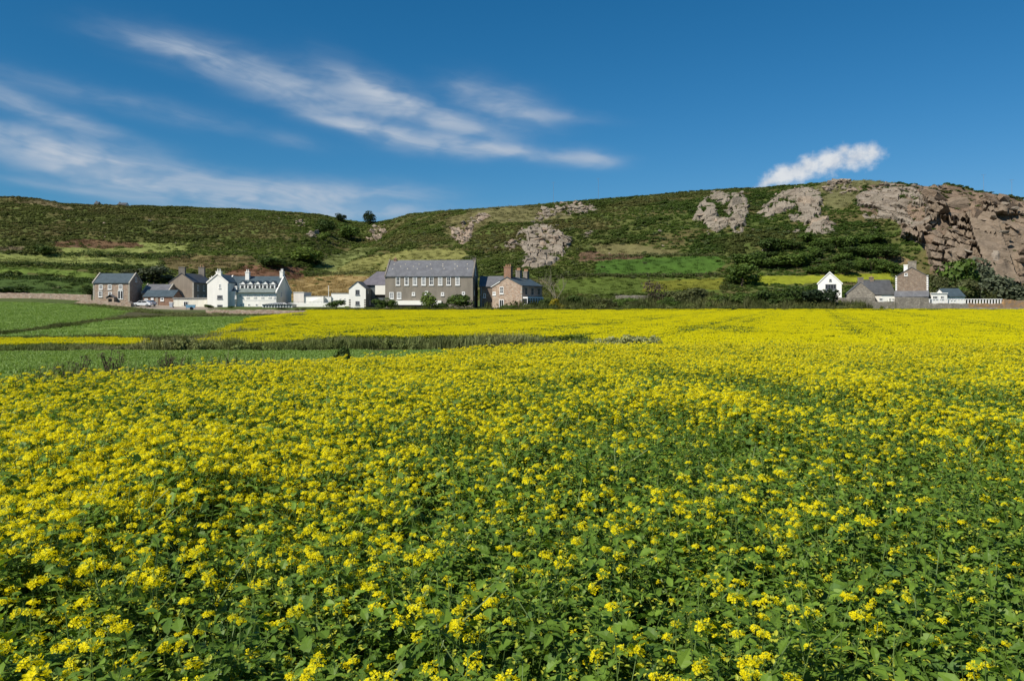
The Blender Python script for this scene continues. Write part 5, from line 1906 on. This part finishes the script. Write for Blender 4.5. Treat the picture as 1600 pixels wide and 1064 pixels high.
    for px_, py_, w, hh, mt, ti, j in big:
        X_, Y_, Z_ = on_hill(px_, py_)
        q = Y_ / FOC * .5
        dd_ = float(relief([px_], [py_])[0]) if thick > 0 else 0.0
        Y_ -= dd_ * .5; Z_ += dd_ * lift * .5
        inst('rock_face', BIGROCK[mt][j % 4], root, (X_ - x, Y_ - y + hh * q * .30, Z_ - z), (R(-16), R(ti), r.normal(0, .25)), (w * q, max(w, hh) * q * .62, hh * q))
    return root


outcrop('gully_crag', 'small pink crag in the gully below the skyline conifer', [(572, 378), (585, 352), (600, 346), (606, 362), (595, 376), (580, 384)], 20, 4, 12, ['pink', 'pink', 'grey'], 25, 11, thick=1.5, blk=9, bed=5)
outcrop('pink_crag', 'pink boulder crag high on the slope above the grey block', [(702, 356), (730, 350), (738, 338), (760, 334), (766, 340), (742, 352), (738, 374), (722, 384), (705, 374)], 60, 3.5, 10, ['pink', 'pink', 'grey'], 15, 12, thick=1.6, blk=8, bed=5)
outcrop('ridge_crag', 'sprawling pale crag just under the ridge above the granite house', [(832, 342), (850, 326), (880, 317), (930, 318), (936, 330), (900, 338), (870, 336), (845, 348)], 85, 3.5, 11, ['grey', 'pink', 'grey'], 10, 13, thick=1.5, blk=9, bed=4.5)
outcrop('central_crag', 'large broken grey-pink crag on the slope behind the granite house', [(806, 362), (838, 348), (874, 350), (884, 370), (896, 380), (884, 398), (868, 412), (846, 423), (812, 420), (820, 396), (800, 384)], 85, 4, 13, ['grey', 'grey', 'pink'], 8, 14,
        big=[(833, 384, 26, 26, 'grey', 10, 0), (850, 400, 26, 22, 'grey', -8, 1), (845, 372, 22, 22, 'pink', 5, 2), (862, 368, 18, 20, 'grey', 0, 3)], thick=3.0, blk=13, bed=8, hole=.36)
outcrop('small_crag', 'small pink crag just left of the large broken crag', [(788, 384), (800, 377), (812, 380), (810, 392), (796, 394)], 22, 4, 12, ['pink', 'grey'], 5, 15)
outcrop('leaning_crag', 'pale layered crag leaning right, left of the pair below the ridge', [(1080, 344), (1090, 318), (1116, 298), (1152, 300), (1170, 306), (1172, 342), (1160, 368), (1146, 370), (1140, 354), (1120, 366), (1104, 356)], 45, 4, 12, ['grey', 'grey', 'pink'], -14, 16, .7,
        big=[(1122, 311, 30, 24, 'grey', -10, 0), (1150, 325, 34, 34, 'grey', -14, 1), (1153, 348, 26, 34, 'grey', -16, 2), (1110, 343, 34, 18, 'grey', -14, 3), (1130, 350, 22, 18, 'pink', -5, 0)], hole=.37)
outcrop('twin_crag', 'pale grey crag with smooth faces right of the leaning one', [(1196, 318), (1222, 297), (1262, 291), (1284, 300), (1290, 330), (1308, 350), (1306, 366), (1256, 368), (1254, 348), (1208, 346), (1184, 336)], 42, 4, 12, ['grey', 'grey', 'pink'], -8, 17, .4,
        big=[(1240, 308, 38, 30, 'grey', -15, 0), (1264, 322, 26, 44, 'pink', -8, 1), (1217, 334, 34, 18, 'grey', 0, 2), (1282, 352, 40, 26, 'pink', -14, 3), (1194, 335, 13, 13, 'grey', 0, 1), (1246, 364, 20, 12, 'grey', 5, 2)], hole=.36)
outcrop('summit_crag', 'jumbled boulder crag right at the top of the hill', [(1288, 300), (1300, 284), (1318, 279), (1336, 288), (1338, 300), (1310, 306)], 55, 4, 12, ['grey', 'pink', 'grey'], 10, 18)
outcrop('sheer_cliff', 'broad brown granite cliff filling the right end of the hill', [(1432, 293), (1470, 296), (1520, 303), (1560, 311), (1610, 325), (1660, 343), (1660, 445), (1580, 445), (1470, 436), (1452, 412), (1445, 385), (1405, 372), (1410, 356), (1440, 350), (1448, 330), (1440, 308)],
        90, 6, 20, ['brown', 'brown', 'brown', 'grey', 'pink'], 16, 19, .65, .2,
        [(1455, 312, 46, 28, 'brown', 18, 3), (1452, 350, 34, 30, 'grey', 10, 0),
         (1500, 322, 60, 36, 'brown', 12, 1), (1475, 355, 44, 40, 'brown', 14, 2), (1460, 385, 46, 40, 'brown', 5, 3), (1545, 325, 50, 34, 'brown', 16, 2), (1530, 362, 60, 62, 'brown', 4, 0),
         (1630, 372, 42, 84, 'brown', -14, 1), (1546, 420, 40, 44, 'grey', 6, 3), (1490, 408, 50, 40, 'brown', 12, 1), (1430, 362, 36, 24, 'grey', 5, 2), (1588, 332, 44, 22, 'brown', 18, 0)], 'cliff', thick=9.0, bed=12, blk=46, lift=.06, hole=.35, cleft=[(1553, 346), (1574, 342), (1612, 440), (1588, 440)])
outcrop('pale_cliff', 'pale grey slabs forming the left shoulder of the brown cliff', [(1336, 306), (1350, 296), (1374, 290), (1428, 291), (1444, 306), (1452, 330), (1444, 352), (1406, 352), (1395, 344), (1350, 342), (1338, 326)],
        34, 5, 15, ['grey', 'grey', 'pink'], 10, 29, .6, .3, [(1385, 324, 46, 28, 'grey', 8, 0), (1362, 320, 28, 32, 'grey', 20, 1), (1416, 326, 40, 28, 'grey', 12, 2)], 'cliff', thick=4.0, bed=10, blk=30, lift=.2, hole=.36)
outcrop('scree', 'scattered pale boulders in the scrub right of the central crag', [(905, 368), (925, 362), (930, 372), (912, 376)], 12, 3, 8, ['grey', 'pink'], 5, 20, cat='rocks', thick=0)
outcrop('left_crag', 'small pale crag under the left skyline, above the hotel', [(462, 350), (470, 344), (480, 350), (476, 358), (464, 356)], 12, 4, 9, ['pink', 'grey'], 5, 22, thick=0)
outcrop('silver_rocks', 'pale grey slab on the left slope, below the small crag', [(480, 368), (498, 364), (502, 372), (484, 374)], 8, 5, 12, ['grey'], 0, 23, cat='rocks', thick=0)
r = np.random.default_rng(77)
for i in range(34):
    px_, py_ = r.uniform(60, 1390), r.uniform(318, 400)
    if py_ > 395 and px_ < 500: continue
    rp = float(np.interp(px_, RIDGE_PX, RIDGE_PY))
    if py_ < rp + 6: continue
    X_, Y_, Z_ = on_hill(px_, py_)
    s = r.uniform(3.0, 6.5) * Y_ / FOC * .5
    o = inst('boulder', ROCKS[['grey', 'pink'][i % 2]][i % 7], None, (X_, Y_, Z_ + s * .4), (r.normal(0, .3), r.normal(0, .3), r.random() * 6), (s * 1.2, s, s * .9))
    tag(o, 'single pale boulder lying loose among the hillside scrub', 'boulder', 'loose boulders on the hillside')


# ------------------------------------------------------------------ trees, shrubs, hedges
def crown_mesh(seed, n, lobes, leaf, name='crown', zmin=0.0):
    """leaf sprays through an uneven crown, about 2 wide and 0..2 high"""
    r = np.random.default_rng(seed)
    L = []
    for i in range(lobes):
        a = r.random() * 6.28; q = .62 * math.sqrt(r.random())
        L.append((math.cos(a) * q, math.sin(a) * q, .45 + 1.05 * r.random(), .30 + .28 * r.random()))
    L.append((0, 0, 1.0, .7))
    V = []; F = []
    for i in range(n):
        c = L[int(r.random() * len(L))]
        d = r.normal(0, 1, 3); d /= np.linalg.norm(d)
        if d[2] < -.3 and r.random() < .6: d[2] *= -1
        q = c[3] * (.55 + .55 * math.sqrt(r.random()))
        p = np.array(c[:3]) + d * q
        p[2] = max(p[2], zmin + .03)
        nrm = d + r.normal(0, .5, 3); nrm /= np.linalg.norm(nrm)
        t1 = np.cross(nrm, r.normal(0, 1, 3)); t1 /= np.linalg.norm(t1); t2 = np.cross(nrm, t1)
        s = leaf * (.55 + .9 * r.random())
        b = len(V)
        V += [tuple(p - t1 * s * .5), tuple(p + t2 * s * .3), tuple(p + t1 * s * .6), tuple(p - t2 * s * .3)]
        F.append((b, b + 1, b + 2, b + 3))
    return mesh_np(name, V, F, [M['tree_mid']])


CROWNS = [crown_mesh(1000 + i, 1500, 7 + i, .17) for i in range(6)]
THIN = [crown_mesh(1020 + i, 520, 9, .13) for i in range(2)]


def trunk_mb(seed, lean=.1):
    r = np.random.default_rng(seed)
    b = MB()
    p = Vector((0, 0, -.15)); rad = .075
    for i in range(4):
        q = p + Vector((r.normal(0, lean), r.normal(0, lean), .36))
        b.tube(p, q, rad, rad * .78, 7, 0, False); p = q; rad *= .78
        for k in range(2):
            a = r.random() * 6.28
            e = p + Vector((math.cos(a) * .4, math.sin(a) * .4, .35 + .2 * r.random()))
            b.tube(p, e, rad * .6, rad * .2, 5, 0, False)
            a2 = a + r.normal(0, .6)
            b.tube(e, e + Vector((math.cos(a2) * .25, math.sin(a2) * .25, .25)), rad * .2, .006, 4, 0, False)
    return b


TRUNKS = [trunk_mb(1100 + i).mesh('trunk', M['bark'], True) for i in range(3)]
r_tree = np.random.default_rng(42)


def tree(name, label, px_, y, wpx, top, bot, mat, cat='shrub', group=None, clear=.0, thin=False, hill=False):
    """shrub or tree measured as centre, width, top and foot"""
    if hill:
        x, y, z = on_hill(px_, y)
    else:
        x = bx(px_, y); z = hz(x, y)
    k = y / FOC
    w = wpx * k; hgt = max((bot - top) * k, .4)
    if not hill:
        hgt = max(bz(top, y) - z, .4)
    t = empty(name, (x, y, z), r_tree.random() * 6.28)
    tag(t, label, cat, group)
    i = int(r_tree.integers(0, 6))
    inst('trunk', TRUNKS[i % 3], t, (0, 0, 0), (0, 0, 0), (w * .42, w * .42, hgt * .42))
    ms = THIN[i % 2] if thin else CROWNS[i]
    c_ = inst('crown', ms, t, (0, 0, hgt * clear), (0, 0, r_tree.random() * 6.28), (w / 2 * 1.15, w / 2 * 1.15, hgt * (1 - clear) / 2))
    c_.material_slots[0].link = 'OBJECT'
    c_.material_slots[0].material = M[mat]
    return t


TL = [
    ('shrub', 'round dark bush at the end of the white annexe', 525, 186, 32, 467, 486, 'tree_dark'),
    ('small_tree', 'bushy small tree in front of the white cottage side', 592, 180, 28, 466, 487, 'tree_mid'),
    ('shrub', 'narrow green shrub left of the grey block plinth', 611, 181, 20, 465, 487, 'tree_mid'),
    ('small_tree', 'pale green young tree before the middle of the grey block', 671, 180, 27, 456, 486, 'tree_light'),
    ('shrub', 'low dark shrub beneath the pale young tree', 690, 179, 30, 471, 487, 'tree_dark'),
    ('shrub', 'broad mid-green bush before the right end of the grey block', 716, 180, 44, 459, 487, 'tree_mid'),
    ('shrub', 'low green shrub under the windows of the granite house', 797, 178, 26, 476, 487, 'tree_mid'),
    ('gorse_bush', 'tall yellow gorse bush right of the granite house', 866, 180, 17, 464, 485, 'gorse'),
    ('gorse_bush', 'low yellow gorse bush beside the tall one', 880, 178, 18, 475, 486, 'gorse'),
    ('gorse_bush', 'small yellow bush at the corner below the granite house bay', 846, 177, 14, 478, 487, 'gorse'),
    ('shrub', 'dark bush between the granite house and the yellow gorse', 852, 186, 24, 466, 486, 'tree_dark'),
    ('shrub', 'dark scrub bush right of the bare tree', 898, 184, 40, 460, 486, 'tree_dark'),
    ('shrub', 'olive scrub bush below the half-hidden white car', 938, 183, 44, 465, 487, 'tree_olive'),
    ('shrub', 'green scrub bush below the grey roadside wall', 985, 184, 48, 465, 487, 'tree_mid'),
    ('tamarisk', 'brownish feathery tamarisk standing tall in the middle scrub', 1026, 192, 40, 433, 484, 'tree_brown'),
    ('shrub', 'olive bush right of the brown tamarisk', 1062, 190, 42, 450, 486, 'tree_olive'),
    ('shrub', 'dark leaning bush left of the bright green shrubs', 1090, 192, 46, 444, 486, 'tree_olive'),
    ('shrub', 'bright green shrub at the foot of the dark belt', 1122, 186, 36, 458, 487, 'tree_light'),
    ('shrub', 'low green thicket left of the pair of dark bushes', 1158, 186, 46, 457, 487, 'tree_mid'),
    ('shrub', 'dark bush third from the white gable cottage', 1195, 187, 46, 450, 487, 'tree_dark'),
    ('shrub', 'dark bush second from the white gable cottage', 1237, 186, 50, 447, 487, 'tree_dark'),
    ('shrub', 'black-green round bush right beside the white gable cottage', 1281, 183, 54, 446, 486, 'conifer'),
    ('shrub', 'dark bush at the left wall of the stone house', 138, 211, 18, 444, 463, 'tree_dark'),
    ('shrub', 'low spreading dark bush at the left edge above the green field', 22, 214, 60, 445, 460, 'tree_dark'),
    ('shrub', 'small bush at the corner of the cream outhouse', 326, 186, 16, 475, 487, 'tree_mid'),
    ('shrub', 'little green bush against the hotel wing', 362, 190, 14, 478, 486, 'tree_mid'),
    ('shrub', 'low bush before the glass conservatory', 440, 184, 22, 480, 487, 'tree_dark'),
    ('willow', 'grey-green willow tree left of the pale cliff foot', 1492, 222, 66, 396, 462, 'tree_mid'),
    ('willow', 'tallest grey-green tree under the brown cliff', 1528, 224, 62, 390, 462, 'tree_grey'),
    ('willow', 'olive bush between the two tall trees and the bungalow', 1510, 212, 60, 432, 472, 'tree_olive'),
    ('willow', 'silvery grey bush above the end of the balustrade', 1556, 210, 60, 428, 472, 'tree_grey'),
    ('willow', 'silvery bush at the right edge over the lichened wall', 1596, 206, 56, 440, 473, 'tree_grey'),
    ('shrub', 'olive scrub beside the tall stone house', 1466, 214, 34, 424, 472, 'tree_olive'),
    ('shrub', 'dark green bush behind the bungalow roof', 1488, 216, 40, 436, 468, 'tree_dark'),
]
for nm, lab, a, b_, c, d_, e_, m_ in TL:
    tree(nm, lab, a, b_, c, d_, e_, m_, 'tree' if nm in ('small_tree', 'willow', 'tamarisk') else 'bush', thin=(nm == 'tamarisk'))
HL = [
    ('conifer', 'lone dark conifer on the skyline in the gap between the hills', 578, 351, 20, 331, 353, 'conifer'),
    ('thorn_tree', 'wind-bent dark tree at the end of the left skyline', 533, 346, 18, 334, 347, 'conifer'),
    ('thorn_tree', 'dark spreading tree below the left skyline, above the silver slab', 508, 366, 32, 344, 368, 'tree_dark'),
    ('thorn_tree', 'green tree in the head of the gully', 545, 376, 34, 350, 378, 'tree_mid'),
    ('thorn_tree', 'pale green tree beside the silver slab', 507, 378, 22, 363, 380, 'tree_light'),
    ('thorn_tree', 'grey-green tree behind the slate barn', 240, 444, 60, 416, 446, 'tree_grey'),
    ('thorn_tree', 'dark bush on the terrace left of the taupe farmhouse', 214, 440, 50, 420, 442, 'tree_olive'),
    ('thorn_tree', 'dark tree above the reddish bank behind the hotel', 425, 418, 42, 402, 420, 'tree_dark'),
    ('thorn_tree', 'green thicket right of the reddish bank', 478, 412, 50, 392, 416, 'tree_light'),
    ('thorn_tree', 'large dark tree left of the dense belt', 1160, 448, 56, 412, 450, 'tree_mid'),
    ('thorn_tree', 'dark clump at the left end of the middle terrace hedge', 72, 400, 28, 388, 404, 'tree_dark'),
]
for nm, lab, a, b_, c, d_, e_, m_ in HL:
    tree(nm, lab, a, b_, c, d_, e_, m_, 'tree', hill=True)
r = np.random.default_rng(5)
for row, (p0, q0, p1, q1, n) in enumerate([(1135, 424, 1405, 424, 15), (1150, 408, 1400, 404, 13), (1190, 392, 1380, 386, 9)]):
    for i in range(n):
        t = (i + .5 + r.uniform(-.2, .2)) / n
        a = p0 + (p1 - p0) * t; q = q0 + (q1 - q0) * t + r.uniform(-10, 9)
        w = r.uniform(20, 46); hh = r.uniform(11, 25)
        tree('belt_tree', 'dark green tree in the dense belt between the crags and the yellow strip', a, q, w, q - hh, q, ['tree_mid', 'tree_dark', 'tree_mid', 'tree_light'][int(r.random() * 3.3)], 'tree', 'trees of the dense belt under the crags', hill=True)
for i in range(22):
    a = r.uniform(1060, 1300); q = r.uniform(464, 480)
    tree('scrub_bush', 'small bush in the tangled bank left of the white gable cottage', a, 188 + r.uniform(-4, 8), r.uniform(18, 34), q - 8, q + 8, ['tree_dark', 'tree_mid', 'tree_olive'][i % 3], 'bush', 'bushes in the tangled bank')
for i in range(12):
    a = r.uniform(950, 1060) if i % 2 else r.uniform(875, 1060); q = r.uniform(468, 476)
    tree('scrub_bush', 'small bush in the scrub along the far edge of the yellow field', a, 184 + r.uniform(-3, 6), r.uniform(16, 30), q - 6, q + 8, ['tree_dark', 'tree_mid', 'tree_olive'][i % 3], 'bush', 'bushes along the far field edge')
for i in range(16):
    a = r.uniform(1460, 1620); q = r.uniform(452, 468)
    tree('scrub_bush', 'grey-green bush in the thicket under the cliff', a, 208 + r.uniform(0, 12), r.uniform(20, 38), q - 14, q + 8, ['tree_grey', 'tree_olive', 'tree_mid'][i % 3], 'bush', 'bushes in the thicket under the cliff')


def hedge(label, line, hpx, mat, n_per=150):
    pts = [on_hill(*p) for p in line]
    root = empty('hedge', pts[0]); tag(root, label, 'hedge')
    r = np.random.default_rng(len(label))
    o = Vector(pts[0]); V = []; F = []
    for a, b_ in zip(line[:-1], line[1:]):
        n = max(2, int(abs(b_[0] - a[0]) / 4))
        for k in range(n):
            t = (k + r.random()) / n
            p = Vector(on_hill(a[0] * (1 - t) + b_[0] * t, a[1] * (1 - t) + b_[1] * t)) - o
            hh = hpx * (o.y) / FOC * r.uniform(.7, 1.25)
            for q in range(40):
                d = Vector((r.normal(0, .85), r.normal(0, .6), hh * r.random() ** .8))
                s = .42 * (.6 + .8 * r.random())
                t1 = Vector(r.normal(0, 1, 3)).normalized(); t2 = t1.cross(Vector(r.normal(0, 1, 3))).normalized()
                c = p + d; i0 = len(V)
                V += [tuple(c - t1 * s * .5), tuple(c + t2 * s * .35), tuple(c + t1 * s * .6), tuple(c - t2 * s * .35)]
                F.append((i0, i0 + 1, i0 + 2, i0 + 3))
    inst('foliage', mesh_np('foliage', V, F, [M[mat]]), root)
    return root


hedge('dark hedge under the highest pale terrace on the left', [(92, 404), (130, 402), (180, 403), (240, 406), (300, 404)], 8, 'tree_dark')
hedge('dark hedge under the second terrace on the left', [(-60, 415), (20, 416), (80, 417), (150, 420), (235, 424)], 7, 'tree_dark')
hedge('dark hedge below the bright green left terrace', [(-60, 433), (40, 436), (100, 440), (145, 444)], 6, 'tree_dark')
hedge('long dark hedge between the two middle green fields', [(868, 436), (905, 433), (960, 434), (1010, 433), (1060, 433), (1125, 432)], 5, 'tree_olive')
hedge('dark hedge under the olive field behind the grey block', [(480, 432), (540, 430), (590, 428), (640, 428)], 5, 'tree_olive')
hedge('scrubby hedge along the top of the middle bright green field', [(930, 406), (1000, 402), (1060, 401), (1125, 401)], 4, 'tree_olive')

# bare pale tree by the gorse
x, y = bx(868, 186), 186.0
t = empty('bare_tree', (x, y, hz(x, y))); tag(t, 'leafless pale tree right of the granite house', 'tree')
hh = bz(427, y) - hz(x, y)
b = MB(); tw = MB(); r = np.random.default_rng(9)


def limb(p, d, ln, rad, lv):
    q = p + d * ln
    (b if lv < 2 else tw).tube(p, q, rad, rad * .65, 5, 0, False)
    if lv >= 4: return
    for k in range(3 if lv < 3 else 2):
        nd = (d + Vector((r.normal(0, .55), r.normal(0, .45), r.normal(.12, .2)))).normalized()
        limb(q, nd, ln * r.uniform(.6, .85), rad * .6, lv + 1)


limb(Vector((0, 0, -.3)), Vector((0, 0, 1)), hh * .38, .16, 0)
limb(Vector((0, 0, hh * .2)), Vector((.5, 0, .85)).normalized(), hh * .3, .10, 1)
limb(Vector((0, 0, hh * .25)), Vector((-.5, .1, .85)).normalized(), hh * .28, .10, 1)
b.build('trunk', M['paleb'], t); tw.build('twigs', M['paleb'], t)

# silver shrubs at the end of the weedy bank, dark bush and dry stalks at the near field's edge
for i, (p, w, top) in enumerate([(940, 26, 526), (958, 30, 523), (980, 34, 522), (1002, 30, 523), (1022, 24, 527)]):
    tree('silver_shrub', ['leftmost of the five silvery shrubs in the yellow field', 'second of the five silvery shrubs from the left', 'middle and largest of the five silvery shrubs', 'fourth of the five silvery shrubs from the left', 'rightmost and lowest of the five silvery shrubs'][i],
         p, 29.0 + .4 * (i % 2), w * 1.1, top - 5, 545, 'tree_silver', 'shrub', 'silvery shrubs in the yellow field')
tree('dark_bush', 'small dark green bush standing in the near edge of the narrow green field', 535, 16.6, 32, 539, 562, 'tree_dark', 'bush')


def dry_weed(label, px_, y, top, seed):
    x = bx(px_, y); z = hz(x, y)
    t = empty('dry_weed', (x, y, z)); tag(t, label, 'weed')
    H = bz(top, y) - z
    r = np.random.default_rng(seed)
    s = MB(); hd = Bag()
    for i in range(7):
        a = r.random() * 6.28
        p0 = Vector((r.normal(0, .06), r.normal(0, .06), 0))
        p1 = p0 + Vector((math.cos(a) * .10, math.sin(a) * .10, H * r.uniform(.5, .7)))
        s.tube(p0, p1, .008, .006, 4, 0, False)
        for k in range(4):
            a2 = a + r.normal(0, 1.1)
            p2 = p1 + Vector((math.cos(a2) * .09, math.sin(a2) * .09, H * r.uniform(.12, .36)))
            s.tube(p1, p2, .0055, .004, 3, 0, False)
            for q in range(11):
                c = np.array(p2) + r.normal(0, .022, 3) * np.array([1, 1, .6])
                hd.add(place(LEAF_LO[0], c, r.random() * 6.28, r.normal(0, .5), .03), LEAF_LO[1], 0)
    s.build('stem', M['bark'], t)
    tag(inst('seed_head', hd.mesh('seed_head', [M['tree_brown']]), t), kind='stuff')
    return t


dry_weed('tall dry seeding weed at the left edge of the mustard, right of two', 174, 12.9, 549, 1)
dry_weed('dry seeding weed among the mustard edge, nearest the dark bush', 268, 13.9, 553, 2)
dry_weed('short dry weed at the far left edge of the mustard', 112, 12.6, 560, 3)
